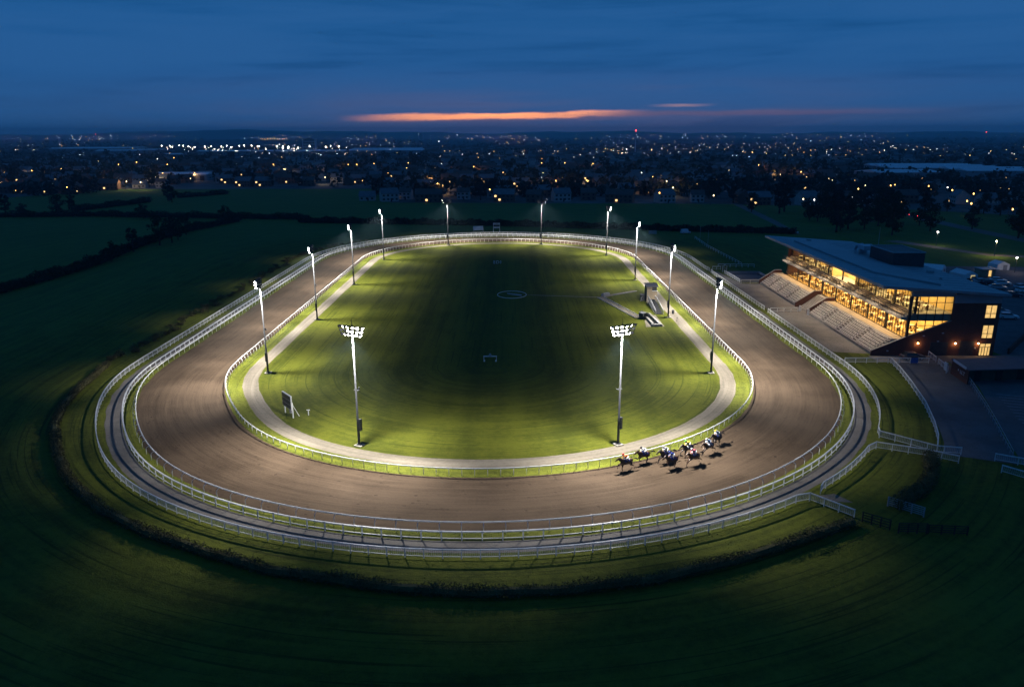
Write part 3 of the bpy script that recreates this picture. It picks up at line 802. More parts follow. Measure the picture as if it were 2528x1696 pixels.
for _ in range(400):                                            # lamps stand along streets
    y = 500+1300*R()**1.3; x = U(-.72, .74)*y; a = U(-.5, .5)+(pi/2 if R() < .35 else 0); kd = random.choice('ooyw')
    for k in range(int(U(3, 8))):
        px, py = x+cos(a)*34*k+U(-3, 3), y+sin(a)*34*k+U(-3, 3)
        if in_town(px, py-5): LP.append((px, py, kd))
for x, y, kd in LP:
    if nl >= 295: break
    if y > 1900: continue
    lamp(x, y, kd, U(.45, .85)+max(0, (y-800)/2400))
b = MB()
FD = []
while len(FD) < 1500:
    y = 1150+4800*R()**1.35; x = U(-.74, .76)*y; a = U(-.6, .6)+(pi/2 if R() < .3 else 0); g = U(28, 60)*(.6+y/3000)
    for k in range(random.choice((1, 1, 2, 3, 5, 8, 11))): FD.append((x+cos(a)*g*k+U(-6, 6), y+sin(a)*g*k*1.5+U(-6, 6)))
for x, y in FD:
    s = .26*(.55+y/2600)*U(.45, 1.15)*(1.5 if R() < .06 else .85)
    if sin(x*.0021+1)+sin(x*.006+y*.002) < -.25 and R() < .88: continue
    if -.16 < x/y < .12 and y < 2600 and R() < .8: continue
    b.use(L_FO if R() < .48 else L_FW)
    h = 7+U(0, 6)+ (y > 3000)*U(0, 25)
    b.tube([(x, y, h-s), (x, y, h), (x, y, h+s)], [s*.3, s, s*.3], 5)
    b.use(M_LAMPPOST); b.tube([(x, y, 0), (x, y, h-s)], [.12, .1], 3, cap=False)
tag(b.build('distant_lights'), kind='stuff')
# the nearer sodium lamps throw pools of light on walls and road
n = 0
for o in [q for q in COL.objects if q.name.startswith('street_lamp') and 'orange' in q['group']+'' or q.name.startswith('street_lamp') and 'warm' in q['group']]:
    if o.location.y > 900 or o.location.y < 497 or n >= 44: continue
    L = bpy.data.lights.new('street_lamp_light', 'POINT'); L.energy = 2600; L.color = (1, .56, .2) if 'orange' in o['group'] else (1, .76, .45); L.shadow_soft_size = .4
    q = bpy.data.objects.new('street_lamp_light', L); COL.objects.link(q); q.location = (o.location.x, o.location.y, 6.4); n += 1
# works yard floodlights and the row of orange lights beyond it
wf = MB().use(M_LAMPPOST); wf.tube([(0, 0, 0), (0, 0, 18)], [.25, .18], 5); wf.use(L_FL); wf.tube([(0, 0, 17.2), (0, -.1, 18.2), (0, -.1, 19.4)], [.25, .58, .25], 6); wf = wf.mesh('works_light_mast')
ww = MB().use(M_LAMPPOST); ww.tube([(0, 0, 0), (0, 0, 16)], [.25, .18], 5); ww.use(L_FW); ww.tube([(0, 0, 15.4), (0, 0, 16.1), (0, 0, 16.8)], [.2, .72, .2], 6); ww = ww.mesh('white_works_lamp')
wo = MB().use(M_LAMPPOST); wo.tube([(0, 0, 0), (0, 0, 11)], [.2, .12], 5); wo.use(L_FO); wo.tube([(0, 0, 10.6), (0, 0, 11.4), (0, 0, 12.2)], [.3, .8, .3], 6); wo = wo.mesh('orange_works_lamp')
for i, (px, py) in enumerate([(402, 362), (422, 361), (428, 368), (445, 361), (455, 362), (468, 366), (483, 369), (508, 366), (524, 367), (549, 367), (562, 364), (573, 369), (593, 364), (605, 363), (623, 364), (638, 365), (642, 365), (686, 367), (700, 365), (714, 367), (714, 374), (766, 368), (806, 367), (818, 367), (838, 365), (700, 374), (738, 371)]):
    d = 1848*1.0; x, y = G(px, py+19+U(-2, 2)); s = U(.4, .9)*(1.6 if px in (686, 700, 714, 766, 806, 838) else 1.0)
    o = bpy.data.objects.new('works_light_mast', wf); COL.objects.link(o); o.location = (x, y, .02); o.scale = (s, s, 1)
    tag(o, 'white floodlight mast in the bright works yard below the hills', 'light mast', 'white floodlights of the works yard')
for i in range(46):
    px = U(398, 860); x, y = G(px, U(372, 387)); s = U(.22, .42)
    o = bpy.data.objects.new('works_light_mast', wf); COL.objects.link(o); o.location = (x, y, .02); o.scale = (s, s, .5)
    tag(o, 'small white lamp among the floodlights of the bright works yard', 'lamp', 'small lamps of the works yard')
for i in range(12):
    px = 643+i*6.0+U(-1.5, 1.5); x, y = G(px, 346+sin(i)*1.0+5); o = bpy.data.objects.new('orange_works_lamp', wo); COL.objects.link(o); o.location = (x, y, .02); o.scale = (.9, .9, 1.4)
    tag(o, 'orange lamp in the close row above the bright works yard', 'lamp', 'row of orange lamps above the works yard')
for i in range(11):
    px = 172+i*9.7+(8 if i > 6 else 0); x, y = G(px, 345+5); o = bpy.data.objects.new('white_works_lamp', ww); COL.objects.link(o); o.location = (x, y, .02); o.scale = (1, 1, 1)
    tag(o, 'white lamp in the evenly spaced row on the far plain', 'lamp', 'evenly spaced white lamps on the far plain')

# ------------------------------------------------------------------ large far buildings
M_PALEROOF = pmat('pale_metal_roof', (.58, .62, .66), .6, .1, .02); M_CLAD = pmat('grey_cladding', (.22, .23, .25), .7, .15, .05); M_TOWER = pmat('tower_concrete', (.5, .5, .52), .8, .1, .1)
def shed(lab, px, py, w, d, h, rz=0):
    x, y = G(px, py); t = thing('warehouse', lab, 'warehouse', (x, y, .02), rz)
    b = MB(); b.box((0, d/2, h/2-.2), (w, d, h-.4)); b.build('wall', t, M_CLAD)
    b = MB(); n = max(1, int(d/25))
    for i in range(n):
        b.extrude([(-w/2-.4, d*i/n, h-.4), (-w/2-.4, d*(i+.5)/n, h+1.6), (-w/2-.4, d*(i+1)/n-.02, h-.4)], (w+.8, 0, 0))
    b.build('roof', t, M_PALEROOF)
    b = MB()
    for i in range(6): b.box((-w/2+w*(i+.5)/6, -.06, 2.2), (4, .14, 4.4))
    b.build('loading_door', t, M_DARKM)
shed('very long pale warehouse roof on the far plain, above the town', 215, 379, 175, 120, 11); shed('lower pale warehouse roof beside the very long one', 290, 383, 95, 40, 9)
shed('pale warehouse roof at the left end of the bright works yard', 350, 381, 60, 60, 9); shed('long low warehouse in front of the bright works yard', 610, 383, 210, 45, 8, .02); shed('long white canopy below the works floodlights', 760, 384, 150, 30, 9)
shed('long pale curved-looking warehouse roof past the tower block, over the town', 955, 384, 150, 190, 10, .13); shed('small pale shed roof low in the town', 425, 391, 28, 20, 7)
shed('big pale warehouse roof among trees at the town edge, the farther one', 2330, 438, 100, 80, 9, -.12); shed('big pale warehouse roof among trees at the town edge, the nearer one', 2250, 448, 60, 40, 8, .2); shed('pale warehouse roof half hidden at the edge of the view', 2500, 447, 80, 60, 9, -.1)
shed('blue-grey flat shed roof low in the town opposite the works yard', 445, 447, 50, 22, 6)
def tower(lab, px, py, w, d, h, n, group=None, rz=0):
    x, y = G(px, py); t = thing('tower_block', lab, 'tower block', (x, y, .02), rz, group)
    b = MB(); b.box((0, 0, h/2), (w, d, h)); b.build('wall', t, M_TOWER)
    b = MB(); b.box((0, 0, h+1), (w*.4, d*.5, 2)); b.build('plant_room', t, M_CLAD)
    for k in range(n):
        b = MB(); b.box((0, -d/2-.05, h*(k+.6)/n), (w*.86, .2, h/n*.42)); b.build('window', t, M_WIND)
for i in range(3): tower('pale tower block in the tight group of three beside the red-lit mast', 1518+i*14.5, 360, 15, 13, 22+i*.6, 7, 'three pale tower blocks')
tower('wide grey tower block rising behind the works floodlights', 766, 378, 30, 15, 31, 9, None)
for px in (905, 926, 1040): tower('distant pale tower block on the lit hillside', px, 346, 26, 20, 44, 6, 'distant tower blocks on the hillside')
def rmast(lab, px, py, h, w):
    x, y = G(px, py); t = thing('radio_mast', lab, 'mast', (x, y, .02))
    b = MB(); b.tube([(0, 0, 0), (0, 0, h)], [w, w*.5], 6); b.build('pole', t, M_TOWER)
    b = MB(); b.tube([(0, 0, h-2), (0, 0, h-.2)], [w*1.6, w*1.6], 6); b.build('antenna', t, M_TOWER)
    b = MB(); b.tube([(0, 0, h), (0, 0, h+1.4), (0, 0, h+2.6)], [.6, 1.5, .4], 6); b.build('warning_light', t, L_RED)
rmast('tall pale radio mast with red light, near three tower blocks', 1568, 376, 46, 1.5); rmast('dark radio mast with pink-red light at the far edge of town', 2431, 352, 40, 1.0); rmast('small thin mast with red light on the far plain', 239, 351, 42, .9)

# ------------------------------------------------------------------ road with evening traffic
rp = [(218, 460), (213.1, 434.3), (210.1, 400.9), (207.4, 372.2), (206, 330), (207, 280)]
band_pts = [(x-4, y) for x, y in rp]+[(x+4, y) for x, y in rp[::-1]]
sheet('road', band_pts, .028, M_ROAD)
# ------------------------------------------------------------------ the grandstand (u across, v along, w up)
def brick_mat():
    m, nt = newmat('dark_red_brick'); v = nt.coord('Object'); x, y, z = nt.xyz(v)
    br = nt.new('ShaderNodeTexBrick'); nt.put(br.inputs['Vector'], nt.comb(nt.math('ADD', x, y), z, 0))
    br.inputs['Scale'].default_value = 4.4; br.inputs['Color1'].default_value = (.14, .058, .042, 1); br.inputs['Color2'].default_value = (.10, .042, .032, 1); br.inputs['Mortar'].default_value = (.06, .05, .045, 1)
    br.inputs['Mortar Size'].default_value = .012
    finish(nt, nt.mix(nt.map(nt.noise(v, .6, 4), .3, .7, .0, .45), br.outputs[0], rgba((.07, .032, .026))), .9, None, 0, .15)
    return m
M_BRICK = brick_mat()
M_ROOFM = pmat('standing_seam_roof', (.20, .28, .305), .5, .12, .12, 0, .4)
M_FASC = pmat('pale_fascia', (.38, .37, .36), .6, .08, .4)
M_PANEL = pmat('grey_cladding_panel', (.20, .22, .25), .6, .08, .4)
M_STEP = pmat('terrace_concrete', (.30, .265, .225), .9, .2, .8)
M_BENCH = pmat('pale_bench_plank', (.62, .57, .50), .7, .1, 1)
M_FLOOR = pmat('walkway_paving', (.46, .34, .20), .8, .12, .8)
M_SLAB = pmat('balcony_slab', (.30, .28, .25), .8, .1, .6)
M_FRAME = pmat('dark_bronze_frame', (.03, .028, .026), .5, .1, 2, .2)
M_INW = pmat('warm_interior_wall', (.68, .49, .21), .8, .12, .3); M_INC = pmat('interior_ceiling', (.75, .66, .5), .8, .05, .3); M_INF = pmat('interior_carpet', (.50, .32, .13), .9, .2, 1)
def glass_mat():
    m, nt = newmat('window_glass'); tr = nt.new('ShaderNodeBsdfTransparent'); tr.inputs[0].default_value = (.86, .88, .86, 1)
    gl = nt.new('ShaderNodeBsdfGlossy'); gl.inputs['Roughness'].default_value = .03
    nz = nt.noise(nt.coord(), .4, 2); fr = nt.new('ShaderNodeLayerWeight'); fr.inputs[0].default_value = .5; fc = nt.math('ADD', nt.math('MULTIPLY', nt.math('POWER', fr.outputs[1], 5.0), .55), .02)
    mx = nt.new('ShaderNodeMixShader'); nt.put(mx.inputs[0], nt.math('MULTIPLY', fc, nt.map(nz, .3, .7, .75, 1)))
    nt.l.new(tr.outputs[0], mx.inputs[1]); nt.l.new(gl.outputs[0], mx.inputs[2])
    o = nt.new('ShaderNodeOutputMaterial'); nt.l.new(mx.outputs[0], o.inputs[0]); return m
M_GLASS = glass_mat()
M_STRIP = emat('ceiling_light_strip', (1, .72, .34), 6)
M_LITW = emat('lit_window_pane', (1, .62, .20), 1.05)
GRZ = -.0175
gs = thing('grandstand', 'long three-storey grandstand with mono-pitch blue-grey roof, lit glass front and brick end', 'grandstand', (70.2, 140.4, 0), GRZ)
LV = 70.0
def gp(name, b, par=None): return b.build(name, par or gs)
# brick end wall towards the camera, with the raking terrace edge
b = MB().use(M_BRICK)
b.extrude([(0, 0, 0), (23.6, 0, 0), (23.6, 0, 10.45), (14.6, 0, 10.45), (14.6, 0, 6.95), (6.35, 0, 3.75), (0, 0, .95)][::-1], (0, .35, 0)); gp('end_wall', b)
b = MB().use(M_SLAB)
for p, q in (((-.05, .17, .99), (6.35, .17, 3.79)), ((6.35, .17, 3.79), (14.6, .17, 6.99))): b.bar(p, q, .46, .07)
gp('coping', b)
b = MB().use(M_BRICK); b.extrude([(5, LV-.35, 0), (23.6, LV-.35, 0), (23.6, LV-.35, 12.2), (6.6, LV-.35, 12.9), (6.6, LV-.35, 3.3), (5, LV-.35, 3.3)], (0, .35, 0)); gp('end_wall', b)
b = MB().use(M_BRICK); b.box((23.42, LV/2, 5.2), (.35, LV-.72, 10.4)); gp('back_wall', b)
b = MB().use(M_PANEL); b.box((10.5, .17, 12.28), (8.2, .34, 1.05)); b.box((19.1, .16, 11.3), (9.0, .36, 1.66)); gp('cladding', b)
b = MB().use(M_PANEL); b.box((23.45, LV/2, 11.3), (.36, LV-.8, 1.66)); gp('cladding', b)
# end windows and door
for z0, z1, nm in ((7.54, 10.08, 'end_window'), (3.55, 6.13, 'end_window'), (.06, 2.48, 'door')):
    u0, u1 = 20.75, 22.85
    fr = MB().use(M_FRAME)
    for u in (u0, (u0+u1)/2, u1): fr.box((u, -.05, (z0+z1)/2), (.10, .12, z1-z0+.1))
    for z in (z0, z0+(z1-z0)*(.36 if nm != 'door' else .70), z1): fr.box(((u0+u1)/2, -.055, z), (u1-u0, .10, .09))
    if nm == 'door':
        for u in (u0+.5, u1-.5): fr.box((u, -.05, .9), (.09, .11, 1.6))
    f = gp(nm, fr); p = MB().use(M_LITW); p.box(((u0+u1)/2, -.012, (z0+z1)/2), (u1-u0-.05, .05, z1-z0-.05)); p.build('pane', f)
for u0, u1, zt in ((11.2, 14.6, 2.7), (16.9, 19.6, 2.9)):
    b = MB().use(M_DARKM); b.box(((u0+u1)/2, -.03, zt/2), (u1-u0, .08, zt)); gp('shutter_door', b)
M_WLAMP = emat('wall_lamp_glow', (1, .62, .22), 40)
for u in (8.75, 15.95, 20.35):
    b = MB().use(M_DARKM); b.box((u, -.10, 2.72), (.22, .22, .16)); l = gp('wall_lamp', b)
    b = MB().use(M_WLAMP); b.tube([(u, -.16, 2.64), (u, -.17, 2.52), (u, -.16, 2.40)], [.09, .15, .06], 8); b.build('bulb', l)
for u, z in ((12.6, 2.9), (13.3, 4.55), (9.7, 4.0), (19.9, 1.55), (3.1, .95)):
    b = MB().use(M_FASC); b.box((u, -.05, z), (.36, .12, .22)); gp('wall_fitting', b)
# terraces of steps
NS = 8; U0, U1, Z0, Z1 = .25, 4.15, .55, 3.25
def terrace(v0, v1):
    poly = [(U0, 0)]
    for i in range(NS):
        u = U0+(U1-U0)*i/NS; z = Z0+(Z1-Z0)*i/(NS-1); poly += [(u, z)]; poly += [(U0+(U1-U0)*(i+1)/NS, z)]
    poly += [(6.25, Z1), (6.25, 0)]
    b = MB().use(M_STEP); b.extrude([(p[0], v0, p[1]) for p in poly], (0, v1-v0, 0)); gp('terrace_steps', b)
    b = MB().use(M_FLOOR); b.box(((U1+6.25)/2+.1, (v0+v1)/2, Z1+.015), (6.2-U1-.2, v1-v0-.05, .03)); gp('walkway', b)
    nsec = 4; L = (v1-v0)/nsec
    for sct in range(nsec):
        a, c = v0+L*sct+.7, v0+L*(sct+1)-.7
        for i in range(NS-1):
            u = U0+(U1-U0)*(i+.62)/NS; z = Z0+(Z1-Z0)*i/(NS-1)
            b = MB().use(M_BENCH); b.box((u, (a+c)/2, z+.30), (.24, c-a, .06))
            k = max(2, int((c-a)/1.6))
            for j in range(k+1): b.box((u, a+.1+(c-a-.2)*j/k, z+.135), (.08, .06, .27))
            gp('bench', b)
        for s in (a-.35,):
            if sct == 0: continue
            b = MB().use(M_GREYW); pts = []
            for i in (0, 2, 4, 6):
                u = U0+(U1-U0)*(i+.3)/NS; z = Z0+(Z1-Z0)*i/(NS-1); b.tube([(u, s, z), (u, s, z+.95)], .03, 5); pts.append((u, s, z+.95))
            b.tube(pts, .035, 5); gp('handrail', b)
    for sct in range(nsec*2):
        a = v0+(v1-v0)*(sct+.5)/(nsec*2); i = 2+3*(sct % 2); u = U0+(U1-U0)*(i+.3)/NS; z = Z0+(Z1-Z0)*i/(NS-1)
        b = MB().use(M_GREYW)
        for w in (-1.0, 1.0): b.tube([(u, a+w, z), (u, a+w, z+1.0)], .035, 5)
        b.tube([(u, a-1.1, z+1.0), (u, a+1.1, z+1.0)], .04, 5); gp('crush_barrier', b)
terrace(.4, 34.4); terrace(42.9, 72.4)
for v in (34.45, 42.45, 72.45):
    b = MB().use(M_BRICK); b.extrude([(0, v, 0), (0, v, 1.15), (4.3, v, 4.05), (6.2, v, 4.05), (6.2, v, 0)], (0, .42, 0)); gp('parapet', b)
    b = MB().use(M_SLAB)
    for p, q in (((-.05, v+.21, 1.19), (4.3, v+.21, 4.09)), ((4.3, v+.21, 4.09), (6.2, v+.21, 4.09))): b.bar(p, q, .5, .08)
    gp('coping', b)
b = MB().use(M_STEP)
for i in range(16): b.box((1.0+i*.27+.13+ (6.2-1-i*.27)/2-.135, 38.65, .1+i*.2), (6.2-1-i*.27, 7.4, .2))
gp('aisle_steps', b)
# floors, slabs, interior
b = MB().use(M_INF); b.box((11, LV/2, 3.1), (9.0, LV-.8, .3)); gp('lower_floor', b)
b = MB().use(M_SLAB); b.extrude([(5.05, .4, 7.15), (5.05, .4, 7.62), (6.15, .4, 7.62), (6.15, .4, 7.98), (7.3, .4, 7.98), (7.3, .4, 8.25), (15, .4, 8.25), (15, .4, 6.95), (6.0, .4, 6.95)][::-1], (0, LV-.8, 0)); gp('balcony', b)
b = MB().use(M_INW); b.box((15.1, LV/2, 7.6), (.2, LV-.8, 9.0)); gp('interior_wall', b)
for v in (.6, 17.5, 30.2, 41.8, 55.0):
    if v > 1:
        b = MB().use(M_INW); b.box((12.6, v, 10.2), (5, .16, 3.8)); gp('interior_wall', b)
b = MB().use(M_INC); b.box((11.0, LV/2, 6.90), (8.4, LV-.9, .06)); gp('lower_ceiling', b)
for v in range(3, 69, 6):
    for z, u in ((6.85, 9.5), (6.85, 13.0), (12.05, 9.6), (12.0, 12.8)):
        b = MB().use(M_STRIP); b.box((u, v, z), (.5, 3.2, .05)); gp('ceiling_light', b)
b = MB().use(M_INC); b.box((11.2, LV/2, 12.2), (7.6, LV-.9, .06)); gp('upper_ceiling', b)
# glazing
def glaze(name, pts, vec, mull, frame):
    b = MB().use(M_GLASS); b.extrude(pts, vec); g = gp(name, b)
    b = MB().use(M_FRAME)
    for p, q, w in mull: b.bar(p, q, w, w*1.2)
    b.build('mullion', g); return g
lo = []; v = .5
while v < LV-.4: lo.append(((6.38, v, 3.3), (6.38, v, 6.95), .07)); v += 1.1
lo += [((6.38, .4, z), (6.38, LV-.4, z), .07) for z in (3.36, 4.5, 6.9)]
glaze('front_glazing', [(6.36, .4, 3.3), (6.36, .4, 6.95), (6.39, .4, 6.95), (6.39, .4, 3.3)], (0, LV-.8, 0), lo, 0)
for a, c in ((.4, 27.6), (40.8, LV-.4)):
    up = []; v = a+.1
    while v < c: up.append(((7.5, v, 8.25), (7.5, v, 12.75), .07)); v += 1.1
    up += [((7.5, a, z), (7.5, c, z), .07) for z in (8.3, 9.4, 12.2)]
    glaze('front_glazing', [(7.47, a, 8.25), (7.47, a, 12.75), (7.50, a, 12.75), (7.50, a, 8.25)], (0, c-a, 0), up, 0)
b = MB().use(M_INW); b.box((10.6, 34.2, 10.2), (.2, 13.2, 3.9)); gp('bar_front', b)
for v in (27.6, 40.8):
    b = MB().use(M_INW); b.box((9.1, v, 10.2), (3.2, .2, 3.9)); gp('bar_side_wall', b)
b = MB().use(M_FASC); b.extrude([(6.6, 29.5, 12.0), (6.6, 31, 11.75), (6.6, 35, 11.6), (6.6, 39, 11.75), (6.6, 40.4, 12.0), (6.6, 40.4, 12.15), (6.6, 29.5, 12.15)], (1.6, 0, 0)); gp('bar_canopy', b)
zz = lambda u: 3.75+(u-6.35)*(6.95-3.75)/(14.6-6.35)
em = []
for i in range(6):
    u = 6.5+8.05*i/5; em.append(((u, .17, zz(u)), (u, .17, 11.75), .10 if i else .34))
for z in (11.72, 10.55, 9.0, 6.0):
    u1 = 14.55; u0 = 6.5
    if z < 6.95: u1 = 6.35+(z-3.75)*(14.6-6.35)/3.2
    em.append(((u0, .17, z), (u1, .17, z), .09))
em.append(((6.4, .17, 3.8), (14.55, .17, 6.98), .09))
glaze('end_glazing', [(6.4, .16, 3.78), (14.58, .16, 6.98), (14.58, .16, 11.75), (6.4, .16, 11.75)][::-1], (0, .03, 0), em, 0)
for i in range(9):
    v = .6+(LV-1.2)*i/8
    b = MB().use(M_FRAME); b.box((6.62, v, 5.1), (.30, .30, 3.7)); b.box((7.75, v, 10.4), (.28, .28, 4.4)); gp('column', b)
# balcony rail and seat rows
b = MB().use(M_FRAME)
for k in range(36):
    v = .6+(LV-1.2)*k/35; b.tube([(5.2, v, 7.62), (5.2, v, 8.6)], .025, 5)
b.tube([(5.2, .5, 8.62), (5.2, LV-.5, 8.62)], .04, 6); b.tube([(5.2, .5, 8.1), (5.2, LV-.5, 8.1)], .02, 5); gp('balcony_rail', b)
for a in range(9):
    for u, z in ((5.85, 7.62), (6.9, 7.98)):
        v0 = 1.2+7.7*a
        if 27 < v0 < 40 and u > 6: continue
        b = MB().use(M_FLOOR); b.box((u, v0+3.2, z+.40), (.36, 6.2, .06)); b.box((u+.2, v0+3.2, z+.62), (.05, 6.2, .40))
        for j in range(5): b.box((u, v0+.3+1.45*j, z+.19), (.08, .06, .38))
        gp('seat_row', b)
# roof: thin mono-pitch slab, high over the terraces
def rz_(u): return 14.0-(u-.3)*(14.0-12.45)/23.7
RP = [(.35, -.9), (24.6, -1.1), (24.6, 71.0), (.35, 72.0)]
b = MB().use(M_ROOFM)
top = [(u, v, rz_(u)) for u, v in RP]; b.extrude([(u, v, z-.16) for u, v, z in top], (0, 0, .16)); gp('roof', b)
b = MB().use(M_FASC)
b.extrude([(.30, -.9, rz_(.3)-.55), (.30, -.9, rz_(.3)+.03), (.52, -.9, rz_(.5)+.03), (.52, -.9, rz_(.5)-.55)], (0, 72.9, 0)); gp('fascia', b)
b = MB().use(M_PANEL)
b.extrude([(.55, -1.1, rz_(.55)-.5), (.55, -1.1, rz_(.55)+.02), (24.6, -1.1, rz_(24.6)+.02), (24.6, -1.1, rz_(24.6)-.5)], (0, .16, 0)); gp('fascia', b)
b = MB().use(M_FASC); b.extrude([(.6, -.85, rz_(.6)-.45), (7.4, -.85, rz_(7.4)-.45), (7.4, -.85, rz_(7.4)-.40), (.6, -.85, rz_(.6)-.40)], (0, 72.5, 0)); gp('soffit', b)
b = MB().use(M_ROOFM)     # raised folded roof panel
pts = [(5.0, 62), (5.2, 14), (13.5, 3.5), (14.5, 20), (9.5, 62)]
b.extrude([(u, v, rz_(u)-.05) for u, v in pts][::-1], (0, 0, .42)); gp('raised_roof_panel', b)
for v in range(2, 71, 3):
    for a, c in ((1, 4.6), (15, 24.3)):
        b = MB().use(M_ROOFM); b.bar((a, v, rz_(a)+.02), (c, v, rz_(c)+.02), .06, .06); gp('roof_seam', b)
b = MB().use(M_DARKM); b.box((19.2, 34.0, 14.1), (7.2, 11.5, 3.4)); pl = gp('plant_room', b)
b = MB().use(M_ROOFM)
for p, q in (((15.5, 28.2, 15.85), (22.9, 28.2, 15.85)), ((15.5, 39.8, 15.85), (22.9, 39.8, 15.85)), ((15.55, 28.2, 15.85), (15.55, 39.8, 15.85)), ((22.85, 28.2, 15.85), (22.85, 39.8, 15.85))): b.bar(p, q, .22, .22)
b.build('roof_rim', pl)
M_AHU = pmat('pale_blue_duct', (.34, .42, .48), .5, .1, 1)
b = MB().use(M_AHU); b.box((17.0, 44.5, 14.7), (3.2, 3.6, 1.0)); b.box((16.2, 46.6, 13.6), (.5, .5, 1.6)); b.box((18.3, 43.6, 13.6), (.5, .5, 1.6)); b.tube([(16.6, 46.4, 15), (16.0, 48.2, 14.6), (15.8, 48.6, 13.3)], .45, 8); b.box((17.4, 47.6, 13.4), (1.6, 1.2, .9)); gp('air_handling_unit', b)
b = MB().use(M_GREYW); b.tube([(20.5, 46.5, 13), (20.5, 46.5, 19.5)], [.07, .03], 6); gp('aerial_mast', b)
b = MB().use(M_ROOFM); b.tube([(18, 12, 12.7), (18, 12, 13.2)], [.3, .25], 8); b.box((20, 20, 13.0), (1.2, 1.0, .6)); b.box((10.5, 66, 13.5), (1.0, 1.0, .5)); gp('roof_vent', b)
# downlights under the front of the roof, over the terraces
for k in range(8):
    b = MB().use(M_DARKM); v = 4+9*k; b.box((1.6, v, rz_(1.6)-.52), (.34, .34, .16)); l = gp('roof_downlight', b)
    b = MB().use(M_STRIP); b.tube([(1.6, v, rz_(1.6)-.60), (1.6, v, rz_(1.6)-.64)], .11, 8); b.build('bulb', l)
    L = bpy.data.lights.new('terrace_light', 'SPOT'); L.energy = 5200; L.color = (1, .80, .60); L.spot_size = radians(96); L.spot_blend = 1; L.shadow_soft_size = .15
    o = bpy.data.objects.new('terrace_light', L); COL.objects.link(o)
    o.matrix_world = Matrix.Translation((70.2, 140.4, 0)) @ Matrix.Rotation(GRZ, 4, 'Z') @ Matrix.Translation((1.6, v, rz_(1.6)-.70)) @ Matrix.Rotation(radians(8), 4, 'Y').inverted()
# interior lamps (warm ceilings) as area lights
def area(loc, sx, sy, power, col):
    L = bpy.data.lights.new('room_light', 'AREA'); L.shape = 'RECTANGLE'; L.size = sx; L.size_y = sy; L.energy = power; L.color = col
    o = bpy.data.objects.new('room_light', L); COL.objects.link(o)
    o.matrix_world = Matrix.Translation((70.2, 140.4, 0)) @ Matrix.Rotation(GRZ, 4, 'Z') @ Matrix.Translation(loc); return o
WARM = (1, .66, .25)
for i in range(3):
    area((10.5, 12+23*i, 6.8), 6, 20, 3800, WARM); area((11.0, 12+23*i, 12.0), 6, 20, 2900, WARM)
area((8.6, 34.2, 11.5), 1.6, 11, 900, (1, .74, .36))
for u in (8.75, 15.95, 20.35):
    L = bpy.data.lights.new('wall_lamp_light', 'POINT'); L.energy = 45; L.color = (1, .56, .2); L.shadow_soft_size = .15
    o = bpy.data.objects.new('wall_lamp_light', L); COL.objects.link(o)
    o.matrix_world = Matrix.Translation((70.2, 140.4, 0)) @ Matrix.Rotation(GRZ, 4, 'Z') @ Matrix.Translation((u, -.45, 2.4))
# dining tables behind the glass
M_CLOTH = pmat('table_linen', (.55, .50, .42), .8, .1, 2); M_CHAIR = pmat('dark_chair', (.16, .08, .03), .6, .2, 2)
def table(lab, grp):
    t = thing('dining_table', lab, 'table', group=grp)
    b = MB().use(M_CLOTH); b.tube([(0, 0, .70), (0, 0, .75)], .75, 10); b.build('table_top', t)
    b = MB().use(M_CHAIR); b.tube([(0, 0, 0), (0, 0, .7)], [.25, .06], 6); b.build('pedestal', t)
    for k in range(4):
        a = pi/4+k*pi/2; x, y = 1.0*cos(a), 1.0*sin(a); b = MB().use(M_CHAIR)
        b.box((x, y, .45), (.42, .42, .06), a); b.box((x*1.2, y*1.2, .72), (.06, .42, .55), a)
        for p in (-.16, .16): b.box((x*.88, y*.88+p, .21), (.05, .05, .42)); b.box((x*1.14, y*1.14+p, .21), (.05, .05, .42))
        b.build('chair', t)
    return t
GM = Matrix.Translation((70.2, 140.4, 0)) @ Matrix.Rotation(GRZ, 4, 'Z')
for z, us, lab, grp in ((3.26, (8.3, 11.4), 'round dining table with four chairs on the lower floor behind the grandstand glass', 'lower floor dining tables'), (8.26, (9.2, 12.0), 'round dining table with four chairs on the upper floor behind the grandstand glass', 'upper floor dining tables')):
    t0 = None
    for k, v in enumerate(range(3, 69, 4)):
        for j, u in enumerate(us):
            if z > 5 and (27 < v < 42 or abs(v-17.5) < 1.6 or abs(v-55) < 1.6): continue
            p = GM @ Vector((u, v+1.6*j+U(-.3, .3), z))
            if t0 is None: t0 = table(lab, grp); t0.location = p
            else: dup(t0, p, U(0, 1.5))
# ------------------------------------------------------------------ forecourt, drive, car park
sheet('forecourt', [(63.6, 143), (70.3, 141.5), (71.4, 176), (72.2, 213.2), (66.6, 213.2), (64.6, 233), (63.1, 233), (63.1, 176)], .016, M_APRON)
sheet('aisle_paving', [(70.8, 174.9), (77, 174.7), (77.2, 182.9), (71.2, 183.1)], .020, M_APRON)
sheet('end_wall_paving', [(69.5, 136.2), (100, 135.6), (100, 140.2), (69.6, 140.3)], .016, M_APRON)
sheet('drive', [(58.5, 93.6), (60.8, 97.7), (63.0, 103.0), (66.0, 111.4), (69.0, 121.6), (71.1, 129.7), (72.4, 136.2), (82.5, 136), (81, 128), (79.6, 122), (75.0, 110.5), (70, 98.5), (66.6, 90.2)], .020, M_TAR)
sheet('car_park', [(66.9, 90.0), (70.3, 98.3), (75.3, 110.2), (80, 121.5), (83, 136), (96, 136), (95.3, 150), (97.2, 212), (97, 244), (165, 240), (190, 150), (150, 88), (95, 78)], .012, M_TAR)
M_LINE = pmat('bay_line_paint', (.34, .35, .36), .8, .25, 2)
b = MB().use(M_LINE)
